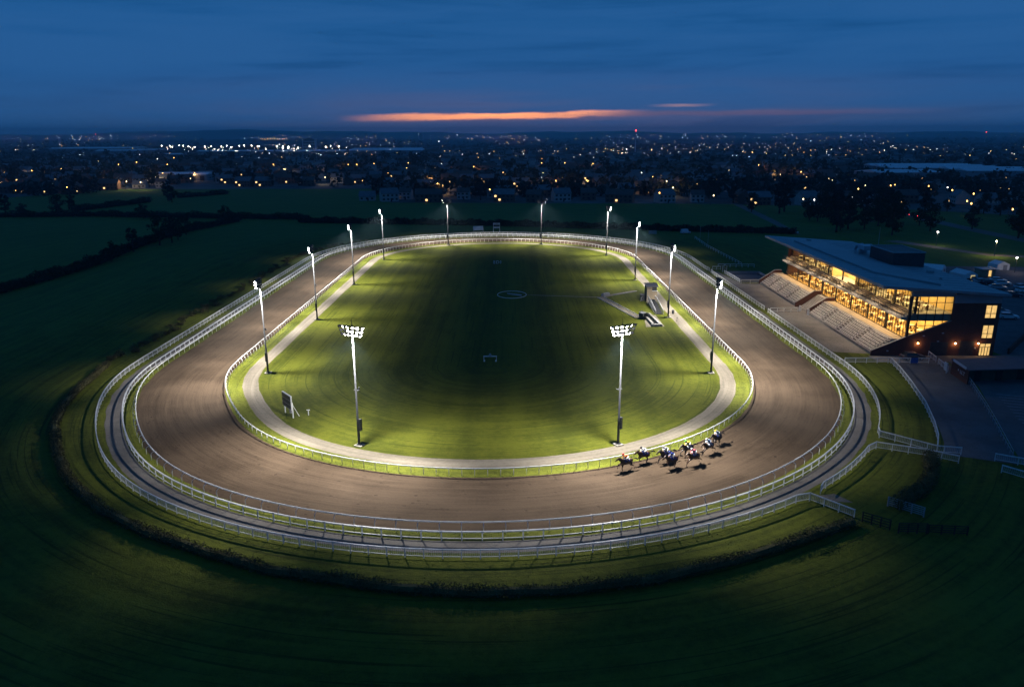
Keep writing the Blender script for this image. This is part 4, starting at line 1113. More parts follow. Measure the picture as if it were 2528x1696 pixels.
for i in range(12):
    x0, y0 = 80.6-.46*i*1.0-.0, 117.6-1.42*i*1.0
    b.add([(x0, y0, .028), (x0+5.0, y0-1.7, .028), (x0+5.0, y0-1.58, .028), (x0, y0+.12, .028)], [(0, 1, 2, 3)])
b.add([(85.7, 116.3, .029), (80.6, 100.6, .029), (80.72, 100.56, .029), (85.82, 116.26, .029)], [(0, 1, 2, 3)])
tag(b.build('bay_markings'), kind='structure')
sheet('dirt_crossing', [(36.4, 81.6), (37.6, 80.2), (40.2, 79.9), (38.9, 82.2)], .014, M_PATH)
sheet('field_track', [(136, 470), (141, 470), (131, 372), (124, 322), (121.5, 323), (126.5, 374)], .014, M_ROAD)
sheet('grass_track', [(150, 300), (168, 262), (196, 252), (196, 257), (171, 266), (156, 302)], .014, M_APRON)
# dark pit / paddock beyond the far terrace
t = thing('sunken_enclosure', 'dark blue-grey sunken enclosure with low wall beyond the far terrace', 'enclosure', (71.6, 222, 0))
b = MB(); b.box((0, 0, .08), (9.6, 13.6, .16)); b.build('floor', t, pmat('dark_rubber', (.03, .033, .045), .8, .2, 1))
b = MB()
for p, q in (((-4.8, -6.8, .4), (4.8, -6.8, .4)), ((4.8, -6.8, .4), (4.8, 6.8, .4)), ((-4.8, 6.8, .4), (4.8, 6.8, .4)), ((-4.8, 6.8, .4), (-4.8, -6.8, .4))): b.bar(p, q, .25, .8)
b.build('low_wall', t, M_PANEL)
b = MB()
for k in range(5): b.bar((-3.6, -4.5+2.2*k, .22), (3.6, -4.5+2.2*k, .22), .3, .12)
b.build('floor_rib', t, M_PANEL)

# ------------------------------------------------------------------ judge tower and its ramp
M_TAN = pmat('tan_render', (.27, .215, .15), .85, .1, .7); M_FELT = pmat('roof_felt', (.10, .10, .115), .8, .12, 1)
t = thing('judge_tower', 'small tan judge tower with dark flat roof beside the inner rail', 'tower', (36.0, 188.9, 0), .02)
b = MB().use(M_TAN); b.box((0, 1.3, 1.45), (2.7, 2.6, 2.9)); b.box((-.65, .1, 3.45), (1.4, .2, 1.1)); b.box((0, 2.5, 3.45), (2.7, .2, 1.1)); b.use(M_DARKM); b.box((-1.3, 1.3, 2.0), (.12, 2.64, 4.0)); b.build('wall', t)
b = MB().use(M_FELT); b.extrude([(-1.5, -.25, 3.98), (-1.5, 2.9, 4.42), (-1.5, 2.9, 4.56), (-1.5, -.25, 4.12)], (3.15, 0, 0)); b.build('roof', t)
b = MB().use(M_DARKM); b.box((.68, .12, 3.42), (1.3, .08, .95)); b.box((1.33, 1.3, 3.42), (.06, 2.2, .95)); w = b.build('window', t)
b = MB().use(M_WHITE); b.box((.75, -.14, 2.95), (1.35, .36, .08)); b.build('ledge', w)
b = MB().use(M_DARKM); b.box((-.6, -.04, 3.62), (1.0, .1, .16)); b.build('lamp_strip', t)
t = thing('entrance_porch', 'small dark porch box against the shaded side of the tan judge tower', 'porch', (33.9, 190.2, 0))
b = MB().use(M_DARKM); b.box((0, .5, .8), (1.0, 1.1, 1.6)); b.build('wall', t)
b = MB().use(M_FELT); b.box((0, .5, 1.65), (1.2, 1.3, .1)); b.build('roof', t)
b = MB().use(M_WHITE); b.tube([(-.45, -.3, 0), (-.45, -.3, 1.0), (-.1, -.3, 1.2)], .05, 5); b.build('handrail', t)
M_TYRE_ = pmat('ramp_rubber', (.022, .022, .024), .95, .2, 2, 0, .05)
t = thing('loading_ramp', 'white railed ramp with dark bed beside the tan judge tower', 'ramp', (35.5, 181.4, 0), .0)
b = MB().use(M_TYRE_); b.extrude([(-.8, -6.2, 0), (-.8, 5.2, 0), (-.8, 5.2, 1.25), (-.8, 1.0, 1.2), (-.8, -6.2, .12)], (1.6, 0, 0)); b.build('ramp_bed', t)
for s in (-1, 1):
    b = MB().use(M_GREYW); hp = [(s*.92, 5.2, 2.25), (s*.92, 1.0, 2.1), (s*.92, -3.2, 1.45), (s*.92, -6.2, 1.0)]
    b.tube(hp, .085, 6)
    b.tube([(p[0], p[1], p[2]-.55) for p in hp], .05, 5)
    for k in range(9):
        f = k/8; y = 5.2-11.4*f; z = 2.25-1.25*f; b.bar((s*.92, y, 0), (s*.92, y, z), .09)
    b.build('side_rail', t)
t = thing('raised_bed', 'white U-shaped concrete kerb of a low raised bed at the path end', 'raised bed', (32.4, 169.3, 0), .06)
b = MB().use(pmat('white_concrete', (.24, .23, .21), .8, .12, 1)); b.box((-.75, 0, .3), (.5, 10.4, .6)); b.box((.75, 0, .3), (.5, 10.4, .6)); b.box((0, -5.4, .25), (2.4, .9, .5)); b.build('kerb', t)
b = MB().use(M_DHEDGE); b.leaves((0, 0, .3), (.45, 4.6, .3), 160, .3); b.build('planting', t)
b = MB().use(M_DARKM); b.box((0, 0, .1), (.98, 10, .2)); b.build('soil', t)
sheet('paved_pad', [(30.2, 163.2), (34.4, 163.4), (34.4, 174.2), (31.6, 175)], .014, M_PATH)
t = thing('path_shelter', 'dark arched shelter at the end of the slanting infield path', 'shelter', (30.9, 171.0, 0), .5)
b = MB().use(M_DARKM); b.box((0, 0, .7), (1.4, 1.5, 1.4)); b.build('wall', t)
b = MB().use(M_GREYW)
b.tube([(-.75, -.85, .9), (-.6, -.85, 1.5), (0, -.85, 1.78), (.6, -.85, 1.5), (.75, -.85, .9)], .07, 6); b.tube([(-.75, .85, .9), (-.6, .85, 1.5), (0, .85, 1.78), (.6, .85, 1.5), (.75, .85, .9)], .07, 6)
b.extrude([(-.72, -.8, 1.3), (0, -.8, 1.7), (.72, -.8, 1.3), (.72, -.8, 1.25), (0, -.8, 1.62), (-.72, -.8, 1.25)], (0, 1.6, 0)); b.build('roof', t)
def strip(name, P, w, z, mat):
    L = []; Rr = []
    for i, p in enumerate(P):
        a, c = P[max(i-1, 0)], P[min(i+1, len(P)-1)]; d = atan2(c[1]-a[1], c[0]-a[0]); L.append((p[0]-sin(d)*w/2, p[1]+cos(d)*w/2)); Rr.append((p[0]+sin(d)*w/2, p[1]-cos(d)*w/2))
    return sheet(name, L+Rr[::-1], z, mat)
strip('footpath', [(23.5, 194.6), (27.0, 198.0), (34.2, 203.2)], 1.5, .012, M_PATH)
strip('footpath', [(23.5, 195.0), (29.8, 171.9)], 1.6, .016, M_PATH)
strip('footpath', [(4.2, 198.2), (23.4, 194.9)], .7, .010, M_PATH)
def kerb(label, p, q):
    b = MB().use(M_GREYW); b.bar((p[0], p[1], .09), (q[0], q[1], .09), .14, .18); tag(b.build('path_kerb'), label, 'kerb')
kerb('pale kerb along the near edge of the slanting infield path', (22.7, 194.3), (29.0, 171.6)); kerb('pale kerb along the grandstand edge of the slanting infield path', (24.5, 194.8), (30.7, 172.3))
kerb('pale kerb along the path that leads to the judge tower', (27.4, 197.3), (34.4, 202.4))
t = thing('concrete_block', 'pale concrete block at the fork of the infield paths', 'block', (25.2, 197.2, 0), .7)
b = MB().use(M_GREYW); b.box((0, 0, .3), (2.6, .9, .6), 0, .93); b.box((0, 0, .64), (2.2, .6, .08)); b.build('body', t)
b = MB().use(M_DARKM); b.tube([(38.9, 176.0, 0), (38.9, 176, .7), (38.9, 176, .95)], [.3, .33, .2], 10); tag(b.build('litter_bin'), 'small dark litter bin beside the white ramp', 'bin')
b = MB().use(M_DARKM); b.tube([(38.2, 168.3, 0), (38.2, 168.3, .9)], .05, 6); b.box((38.2, 168.3, .95), (.2, .16, .16)); tag(b.build('marker_post'), 'thin dark marker post on the lawn below the ramp mast', 'post')
# ring on the infield
t = thing('ground_ring', 'white-edged round ground ring with pointer in the dark infield', 'ring', (0, 198.4, 0))
b = MB(); b.smooth = True; b.tube([(3.9*cos(2*pi*i/48), 4.7*sin(2*pi*i/48), .08) for i in range(48)], .09, 6, closed=True); b.build('kerb_ring', t, M_PAINT)
b = MB(); b.add([(3.75*cos(2*pi*i/32), 4.5*sin(2*pi*i/32), .03) for i in range(32)], [tuple(range(32))]); b.build('ring_floor', t, M_LAWN)
b = MB(); b.extrude([(-1.3, .9, .05), (-1.3, 1.5, .05), (2.6, -.6, .05), (2.6, -1.9, .05)][::-1], (0, 0, .16)); b.build('pointer', t, M_GREYW)
# white hurdle and three number markers
t = thing('white_hurdle', 'white bench-like hurdle standing alone on the dark infield', 'hurdle', (-4.2, 137.6, 0))
b = MB(); b.box((0, 0, .88), (2.6, .3, .14)); b.build('top_bar', t, M_PAINT)
for s in (-1, 1):
    b = MB(); b.box((s*1.2, 0, .44), (.12, .3, .85)); b.box((s*1.12, -.25, .06), (.30, .9, .12)); b.build('leg', t, M_PAINT)
b = MB(); b.tube([(0, .1, .95), (0, .1, 1.15), (0, .1, 1.4)], [.3, .28, .12], 8); b.build('marker_cap', t, M_GREYW)
for k, (x, lab) in enumerate(((-5.85, 'stacked white infield marker, the one nearest the backstraight rail'), (-4.75, 'broad white ring-shaped infield marker in the middle of three'), (-3.75, 'slim white infield marker, the one nearest the grandstand'))):
    b = MB(); b.smooth = True
    if k == 0:
        for z in (.32, .85): b.tube([(x+.26*cos(2*pi*i/12), 248.2, z+.24*sin(2*pi*i/12)) for i in range(12)], .09, 6, closed=True)
    elif k == 1:
        b.tube([(x+.42*cos(2*pi*i/14), 248.2, .62+.44*sin(2*pi*i/14)) for i in range(14)], .10, 6, closed=True); b.tube([(x-.42, 248.2, 0), (x-.42, 248.2, 1.1)], .08, 6)
    else: b.tube([(x+.18*cos(2*pi*i/12), 248.2, .6+.46*sin(2*pi*i/12)) for i in range(12)], .10, 6, closed=True)
    tag(b.build('infield_marker', None, M_PAINT), lab, 'marker', 'three white infield markers')
# scoreboard
M_SCR = pmat('dark_display_panel', (.012, .013, .017), .35, .3, 2, 0, .5)
t = thing('scoreboard', 'dark scoreboard with white frame on two white posts, by the sandy path', 'scoreboard', (-34.7, 108.8, 0), atan2(107.5-110.1, -33.6+35.7))
b = MB(); b.box((0, 0, 2.45), (3.3, .22, 2.25)); b.build('cabinet', t, M_WHITE)
for r in range(3):
    for c in range(4):
        b = MB(); b.box((-1.21+.807*c, -.13, 1.72+.72*r), (.77, .05, .64)); b.build('display_panel', t, M_SCR)
for s in (-1.45, 1.55):
    b = MB(); b.box((s, .12, 1.25), (.16, .16, 2.5)); b.bar((s, .15, 2.2), (s, 1.1, .1), .08); b.build('leg', t, M_WHITE)
b = MB(); b.box((.4, .3, .75), (.5, .3, .55)); b.build('control_box', t, M_GREYW)
b = MB(); b.box((-31.6, 108.9, .45), (.1, .1, .9)); b.box((-31.6, 108.9, .86), (.5, .1, .1)); tag(b.build('cable_post', None, M_WHITE), 'short white post behind the dark scoreboard', 'post')
# small sign across the far bend
t = thing('far_sign', 'small white framed sign with dark bands beyond the far bend', 'sign', (-6.7, 332.4, 0))
for s in (-1.4, 1.4):
    b = MB(); b.box((s, 0, 2.0), (.18, .18, 4.0)); b.build('leg', t, M_WHITE)
for z, h, mt in ((3.62, .72, M_WHITE), (3.05, .38, M_SCR), (2.62, .40, M_SCR), (2.02, .66, M_WHITE)):
    b = MB(); b.box((0, -.1, z), (2.66, .12, h)); p = b.build('sign_panel', t, mt)
    if mt is M_WHITE:
        b = MB()
        for i in range(7):
            if (i*3+int(z*2)) % 5: b.box((-1.0+.33*i, -.17, z), (.2, .03, h*.42))
        b.build('lettering', p, M_SCR)
t = thing('canopy_tent', 'small pale ridge tent with open side beside the far white sign', 'tent', (-14.7, 331.6, 0), .15)
b = MB()
for s in (-1, 1): b.extrude([(-2.3, 0, 2.7), (-2.3, s*1.6, 1.2), (-2.3, s*1.6, 1.12), (-2.3, 0, 2.62)][::s], (4.4, .4, 0))
b.build('canopy', t, pmat('pale_canvas', (.36, .38, .38), .8, .12, 1))
for x in (-2.1, 2.1):
    for y in (-1.4, 1.4): b = MB(); b.box((x, y+.2, .6), (.08, .08, 1.2)); b.build('leg', t, M_GREYW)
# white hoarding and van beyond the far bend
x, y = G(1611, 579); t = thing('hoarding', 'white panelled hoarding on the bank beyond the far bend', 'hoarding', (x, y, 0))
b = MB()
for z in (.45, .95, 1.45): b.box((0, 0, z), (3.4, .08, .42))
b.build('panel', t, M_GREYW)
for s in (-1.5, 1.5): b = MB(); b.box((s, .1, .9), (.12, .12, 1.8)); b.build('leg', t, M_GREYW)

# ------------------------------------------------------------------ small brick stable and yard
t = thing('brick_stable', 'low brick stable with dark flat roof and white sign band on its end', 'stable', (0, 0, 0))
E0, E1 = Vector((79.3, 128.9, 0)), Vector((78.6, 122.7, 0)); dv = (E1-E0)
b = MB().use(M_BRICK); b.extrude([E0, E1, E1+Vector((0, 0, 2.45)), E0+Vector((0, 0, 2.45))], (.3, 0, 0)); b.extrude([(79.6, 128.9, 0), (100, 131, 0), (100, 131, 2.4), (79.6, 128.9, 2.4)], (0, .3, 0)); b.build('wall', t)
b = MB().use(M_DHEDGE); b.use(pmat('green_stable_board', (.03, .06, .045), .7, .2, 1)); b.extrude([(79.0, 124.4, 0), (100, 126.4, 0), (100, 126.4, 2.4), (79.0, 124.4, 2.4)], (0, .2, 0)); b.build('stable_front', t)
for k in range(5):
    b = MB().use(M_FRAME); x = 81.5+4*k; y = 124.32+(x-79)*.095; b.box((x, y, .95), (1.2, .08, 1.9), .095); b.build('door', t)
b = MB().use(M_FELT); b.extrude([(78.5, 122.5, 2.5), (100.5, 124.6, 2.5), (100.5, 131.4, 2.5), (79.3, 129.2, 2.5)], (0, 0, .16)); b.build('roof', t)
b = MB().use(M_PAINT); b.bar((79.02, 128.1, 2.78), (78.35, 123.1, 2.78), .12, .42); sb = b.build('sign_band', t)
# white lettering and emblem on the brick end
b = MB().use(M_WHITE)
def onw(f, z): p = E0+dv*f; return (p.x-.04, p.y, z)
b.tube([onw(.44+.02*cos(a), 1.55+.14*sin(a)) for a in [2*pi*i/8 for i in range(8)]], .05, 4, closed=True)
for f0, z0, f1, z1 in ((.56, 1.75, .56, 1.25), (.56, 1.25, .61, 1.22), (.65, 1.8, .65, 1.2), (.65, 1.2, .71, 1.2), (.73, 1.75, .82, 1.75), (.775, 1.75, .775, 1.15)): b.bar(onw(f0, z0), onw(f1, z1), .06, .07)
b.build('lettering', t)
x, y = 78.7, 129.3
b = MB().use(M_PAINT); b.box((78.6, 129.4, 1.2), (.1, 1.0, 1.5)); b.box((78.55, 128.9, 1.0), (.16, .12, 2.0)); tag(b.build('notice_board'), 'cream notice board at the end of the brick stable', 'board')
# bank and wall behind the stand
b = MB().use(M_BRICK); b.bar((97.5, 141, .6), (120, 165, .6), .4, 1.2)
tag(b.build('yard_wall'), 'low brick wall running from the grandstand back corner to the parked cars', 'wall')
# tents, hut and lamps of the car park
M_CANV = pmat('white_marquee', (.55, .60, .62), .7, .08, .6)
def marquee(lab, x, y, w, d, h, rz, lit=False):
    t = thing('marquee', lab, 'marquee', (x, y, 0), rz)
    b = MB().use(M_CANV); b.extrude([(-w/2, -d/2, 0), (w/2, -d/2, 0), (w/2, -d/2, h), (0, -d/2, h*1.5), (-w/2, -d/2, h)][::-1], (0, d, 0)); b.build('canvas', t)
    b = MB().use(emat('marquee_doorway', (1, .82, .35), .55) if lit else M_PANEL); b.box((w*.14, -d/2-.03, h*.45), (w*.32, .06, h*.9)); b.build('doorway', t)
marquee('white marquee with a lit doorway behind the grandstand', 133.5, 218.5, 4.4, 6.0, 2.0, .18, True); marquee('larger pale marquee behind the marquee with lit doorway', 128.5, 227, 7.0, 7, 2.2, .9); marquee('small bluish gazebo by the far lamp post', 155, 236, 4.2, 4.2, 1.8, .1)
t = thing('ticket_hut', 'small flat-roofed hut with a lit doorway by the car park', 'hut', (143.6, 224.5, 0), .05)
b = MB().use(M_TAN); b.box((0, 0, 1.1), (4.6, 3, 2.2)); b.build('wall', t)
b = MB().use(M_ROOFM); b.box((.2, -.3, 2.3), (5.4, 4.2, .18)); b.build('roof', t)
b = MB().use(M_LITW); b.box((.6, -1.53, 1.0), (.8, .06, 1.8)); b.build('door', t)
def plamp(lab, x, y, h, col, power, mt):
    t = thing('lamp_post', lab, 'lamp post', (x, y, 0)); b = MB().use(M_LAMPPOST); b.tube([(0, 0, 0), (0, 0, h)], [.09, .06], 6); b.build('pole', t)
    b = MB().use(mt); b.tube([(0, 0, h), (0, 0, h+.25), (0, 0, h+.45)], [.16, .3, .08], 8); b.build('lantern', t)
    L = bpy.data.lights.new('lamp_light', 'POINT'); L.energy = power; L.color = col; L.shadow_soft_size = .3
    o = bpy.data.objects.new('lamp_light', L); COL.objects.link(o); o.location = (x, y, h-.15)
L_P1 = emat('car_park_lantern', (1, .80, .40), 45); L_P2 = emat('white_lantern', (1, .95, .85), 30)
plamp('lamp post lighting the grass bank beyond the car park', 168.9, 260.5, 5.2, (1, .72, .3), 1500, L_P1)
plamp('lamp post under the dark trees beyond the car park', 163.0, 287, 5.0, (1, .82, .5), 500, L_P2)
plamp('lamp post at the car park edge by the bluish gazebo', 156.0, 229.5, 4.4, (1, .75, .5), 260, L_P2)
# ------------------------------------------------------------------ cars
M_TYRE = pmat('tyre_rubber', (.02, .02, .02), .8, .1, 3); M_RIM = pmat('alloy_rim', (.4, .4, .42), .4, .1, 3, .6); M_CGL = pmat('car_glass', (.015, .018, .022), .1, .1, 2, 0, .6)
M_HL = pmat('headlamp_glass', (.5, .5, .5), .2, .1, 3); M_TL = pmat('tail_lamp_glass', (.25, .01, .01), .3, .1, 3); L_TL = emat('lit_tail_lamp', (1, .05, .06), 9); L_HL = emat('lit_headlamp', (1, .93, .8), 9)
def car(lab, col, grp, lit=False, van=False):
    t = thing('parked_car' if not lit else 'moving_car', lab, 'van' if van else 'car', (0, -90, 0), 0, grp)
    paint = pmat('car_paint_%s' % col[0], col[1], .3, .04, .6, .1, .6); h = .45 if van else 0
    b = MB().use(paint); b.smooth = False
    prof = [(-2.15, .32), (2.15, .32), (2.2, .62), (2.1, .82), (1.1, .98), (-1.9, 1.0), (-2.2, .85), (-2.22, .5)]
    sec = []
    for y, k in ((-.86, .94), (-.8, 1.0), (.8, 1.0), (.86, .94)):
        sec.append([(x*(1 if k == 1 else .985), y, .32+(z-.32)*k) for x, z in prof])
    n = len(prof); vs = sum(sec, []); fs = [tuple(range(n)), tuple(3*n+i for i in range(n-1, -1, -1))]
    for s in range(3):
        for i in range(n): fs.append((s*n+(i+1) % n, s*n+i, (s+1)*n+i, (s+1)*n+(i+1) % n))
    b.add(vs, fs)
    top = [(-1.5, 1.42+h), (.25, 1.44+h), (.0, 1.46+h)]
    cab = [(-1.9, .98), (1.15, .97), (.3 if not van else .9, 1.42+h), (-1.35 if not van else -2.0, 1.42+h)]
    b.extrude([(x, -.62, 1.40+h) for x in ()] or [(cab[3][0]-.02, -.60, 1.41+h), (cab[2][0]+.02, -.60, 1.41+h), (cab[2][0]+.02, -.60, 1.47+h), (cab[3][0]-.02, -.60, 1.47+h)], (0, 1.2, 0))
    b.build('body', t)
    b = MB().use(M_CGL if not van else paint)
    lo_ = [(cab[0][0], -.76, .98), (cab[1][0], -.76, .97), (cab[1][0], .76, .97), (cab[0][0], .76, .98)]; hi = [(cab[3][0], -.6, 1.42+h), (cab[2][0], -.6, 1.42+h), (cab[2][0], .6, 1.42+h), (cab[3][0], .6, 1.42+h)]
    b.add(lo_+hi, [(0, 1, 5, 4), (1, 2, 6, 5), (2, 3, 7, 6), (3, 0, 4, 7), (4, 5, 6, 7)]); b.build('window', t)
    for x in (-1.35, 1.35):
        for y in (-.8, .8):
            b = MB().use(M_TYRE); b.tube([(x, y-.1, .32), (x, y+.1, .32)], .32, 14); w = b.build('wheel', t)
            b = MB().use(M_RIM); s = 1 if y > 0 else -1; b.tube([(x, y+s*.09, .32), (x, y+s*.112, .32)], .19, 10); b.build('rim', w)
    for y in (-.62, .62):
        b = MB().use(L_HL if lit else M_HL); b.box((2.15, y, .70), (.12, .34, .14)); b.build('headlight', t)
        b = MB().use(L_TL if lit else M_TL); b.box((-2.17, y, .78), (.12, .3, .2)); b.build('tail_light', t)
    return t
CG2 = 'cars parked behind the grandstand'
c_w = car('white car parked alone on the dark tarmac behind the grandstand, front of the near pair', ('white', (.62, .64, .66)), CG2)
c_s = car('silver car just behind the white car beside the grandstand back corner', ('silver', (.33, .35, .38)), CG2)
c_d = car('dark car parked at the far end of the silver cars', ('dark', (.03, .035, .05)), CG2)
def pc(src, px, py, rz, lab, first=[0]):
    x, y = G(px, py)
    o = src if src.location.y < -80 else dup(src, None, None, lab)
    o.location = (x, y, .02); o.rotation_euler = (0, 0, rz); return o
pc(c_w, 2487, 787, -.25, '')['label'] = 'white car nearest the grandstand back corner, parked by a silver one'
pc(c_s, 2467, 774, -.25, '')
pc(c_w, 2473, 704, -.2, 'white car parked by the small hut, in front of another white car')
pc(c_w, 2463, 697, -.2, 'white car half hidden behind another white car by the small hut')
pc(c_d, 2440, 702, .1, '')['label'] = 'dark car between the grandstand roof corner and the pair of white cars'
pc(c_s, 2422, 700, .1, 'silver car seen just over the grandstand roof edge')
pc(c_s, 2462, 714, -.3, 'silver car parked alone below the pair of white cars')
pc(c_s, 2520, 713, .2, 'silver car at the picture edge, the upper one of two')
pc(c_w, 2526, 722, .2, 'white car at the picture edge, just below a silver car')
pc(c_d, 2500, 733, -.2, 'dark car parked below the cars at the picture edge')
pc(c_d, 2380, 692, 1.4, 'dark car beside the marquee with the lit doorway')
pc(c_s, 2398, 693, 1.4, 'silver car second from the marquee with the lit doorway')
pc(c_d, 2385, 897+0, 0.1, 'dark car') if False else None
RG = 'cars queueing on the road with lit tail lamps'
c_r = car('dark car queueing with red tail lamps on the far road', ('dark', (.03, .035, .05)), RG, True)
first = True
for y, dx in ((440, -1.9), (432, -1.9), (425, -1.9), (418, -1.9), (436, 1.9), (395, -1.9), (388, -1.9), (452, 1.9)):
    xr = 207.4+(y-372)*.09
    o = c_r if first else dup(c_r); first = False
    o.location = (xr+dx, y, .03); o.rotation_euler = (0, 0, (pi/2-.09) if dx < 0 else (-pi/2-.09))
    if dx > 0: o['label'] = 'dark car coming down the far road with white headlamps'; o['group'] = 'cars coming down the far road'
# pale van at the field edge, van by the bank
x, y = G(981, 492); v1 = car('pale blue van parked at the field edge in front of the town', ('pale', (.42, .46, .52)), 'vans beyond the fields', False, True); v1.location = (x, y, .02); v1.scale = (2, 2, 2)
x, y = G(1692, 577); o = dup(v1, (x, y, .02), .3, 'pale van on the bank beyond the far bend'); o.scale = (1, 1, 1)
x, y = G(1957, 577); o = dup(v1, (x, y, .02), -.5, 'pale van beside the field track behind the grandstand'); o.scale = (1, 1, 1)
# dark car by the grandstand end wall
x, y = G(2240, 881); o = dup(c_d, (x, 137.6, .02), .05, 'dark car parked against the brick end wall behind the blue board'); o['group'] = CG2

# ------------------------------------------------------------------ horses and jockeys
def voxel(b, vox, smooth=2):
    me = b.mesh('tmp'); o = bpy.data.objects.new('tmp', me); COL.objects.link(o)
    r = o.modifiers.new('r', 'REMESH'); r.mode = 'VOXEL'; r.voxel_size = vox
    s = o.modifiers.new('s', 'SMOOTH'); s.iterations = smooth; s.factor = .5
    dg = bpy.context.evaluated_depsgraph_get(); out = bpy.data.meshes.new_from_object(o.evaluated_get(dg))
    bpy.data.objects.remove(o); out.polygons.foreach_set('use_smooth', [True]*len(out.polygons)); return out
def blob(b, P, n=12, fl=1.0):
    """a rounded, tapering limb along joints P = [(x,y,z,r), ...]"""
    pts = [p[:3] for p in P]; rr = [p[3] for p in P]
    d0 = (Vector(pts[0])-Vector(pts[1])).normalized(); d1 = (Vector(pts[-1])-Vector(pts[-2])).normalized()
    a = [tuple(Vector(pts[0])+d0*rr[0]*.8), tuple(Vector(pts[0])+d0*rr[0]*.5)]; c = [tuple(Vector(pts[-1])+d1*rr[-1]*.5), tuple(Vector(pts[-1])+d1*rr[-1]*.8)]
    b.tube(a+pts+c, [rr[0]*.3, rr[0]*.8]+rr+[rr[-1]*.8, rr[-1]*.3], n, flat=fl)
POSE = [dict(f=([(.55, 1.08, .17), (.62, .72, .085), (.66, .42, .055), (.60, .14, .042), (.66, .05, .055)], [(.55, 1.08, .17), (.95, .92, .09), (1.22, .68, .055), (1.12, .45, .04), (1.18, .38, .052)]),
             h=([(-.62, 1.15, .24), (-.62, .82, .14), (-1.02, .62, .072), (-1.22, .30, .045), (-1.18, .18, .055)], [(-.62, 1.15, .24), (-.5, .80, .14), (-.80, .50, .07), (-.98, .18, .045), (-.90, .06, .055)])),
        dict(f=([(.55, 1.08, .17), (.85, .84, .085), (.80, .52, .055), (.58, .50, .042), (.52, .42, .052)], [(.55, 1.08, .17), (.72, .74, .09), (.62, .46, .055), (.40, .40, .04), (.36, .32, .052)]),
             h=([(-.62, 1.15, .24), (-.34, .84, .14), (-.52, .50, .072), (-.34, .18, .045), (-.26, .06, .055)], [(-.62, 1.15, .24), (-.42, .82, .14), (-.66, .52, .07), (-.56, .2, .045), (-.48, .07, .055)])),
        dict(f=([(.55, 1.08, .17), (1.0, .88, .09), (1.3, .58, .055), (1.42, .28, .042), (1.50, .22, .052)], [(.55, 1.08, .17), (.92, .80, .09), (1.08, .46, .055), (1.10, .14, .04), (1.18, .06, .052)]),
             h=([(-.62, 1.15, .24), (-.66, .82, .14), (-1.1, .66, .072), (-1.36, .40, .045), (-1.38, .28, .055)], [(-.62, 1.15, .24), (-.6, .80, .14), (-1.0, .55, .07), (-1.22, .24, .045), (-1.18, .12, .055)]))]
HM = []
for ps in POSE:
    b = MB()
    blob(b, [(-.78, 0, 1.30, .25), (-.5, 0, 1.31, .31), (-.1, 0, 1.22, .30), (.3, 0, 1.22, .325), (.58, 0, 1.27, .29)], 16, 1.08)
    blob(b, [(.48, 0, 1.36, .26), (.80, 0, 1.58, .19), (1.05, 0, 1.76, .135), (1.18, 0, 1.84, .11)], 12, 1.25)
    blob(b, [(1.14, 0, 1.86, .105), (1.33, 0, 1.74, .108), (1.52, 0, 1.60, .078), (1.64, 0, 1.51, .066)], 12, 1.15)
    for s in (-1, 1): b.tube([(1.14, s*.05, 1.92), (1.13, s*.07, 2.0), (1.14, s*.075, 2.09)], [.035, .03, .008], 6)
    for key, y in (('f', .16), ('h', .17)):
        for k, L in enumerate(ps[key]):
            s = 1 if k == 0 else -1; blob(b, [(x, s*y*(1 if i < 1 else .92), z, r) for i, (x, z, r) in enumerate(L)], 10)
    HM.append(voxel(b, .036))
def coat(nm, a, c2):
    m, nt = newmat(nm); v = nt.coord('Object'); x, y, z = nt.xyz(v)
    f = nt.noise(v, 2.2, 3); c = nt.mix(nt.map(f, .35, .65), rgba(a), rgba(c2))
    c = nt.mix(nt.map(nt.math('ADD', z, nt.math('MULTIPLY', nt.noise(v, 5, 2), .15)), .42, .72, .85, 0), c, rgba((.008, .006, .005)))   # black points on the lower legs
    finish(nt, c, .45, None, 0, .4); return m
COATS = [coat('dark_bay_coat', (.028, .014, .008), (.055, .026, .013)), coat('bay_coat', (.04, .018, .009), (.075, .034, .016)), coat('brown_coat', (.018, .011, .008), (.034, .02, .013))]
M_HAIR = pmat('black_horse_hair', (.010, .008, .007), .6, .3, 4)
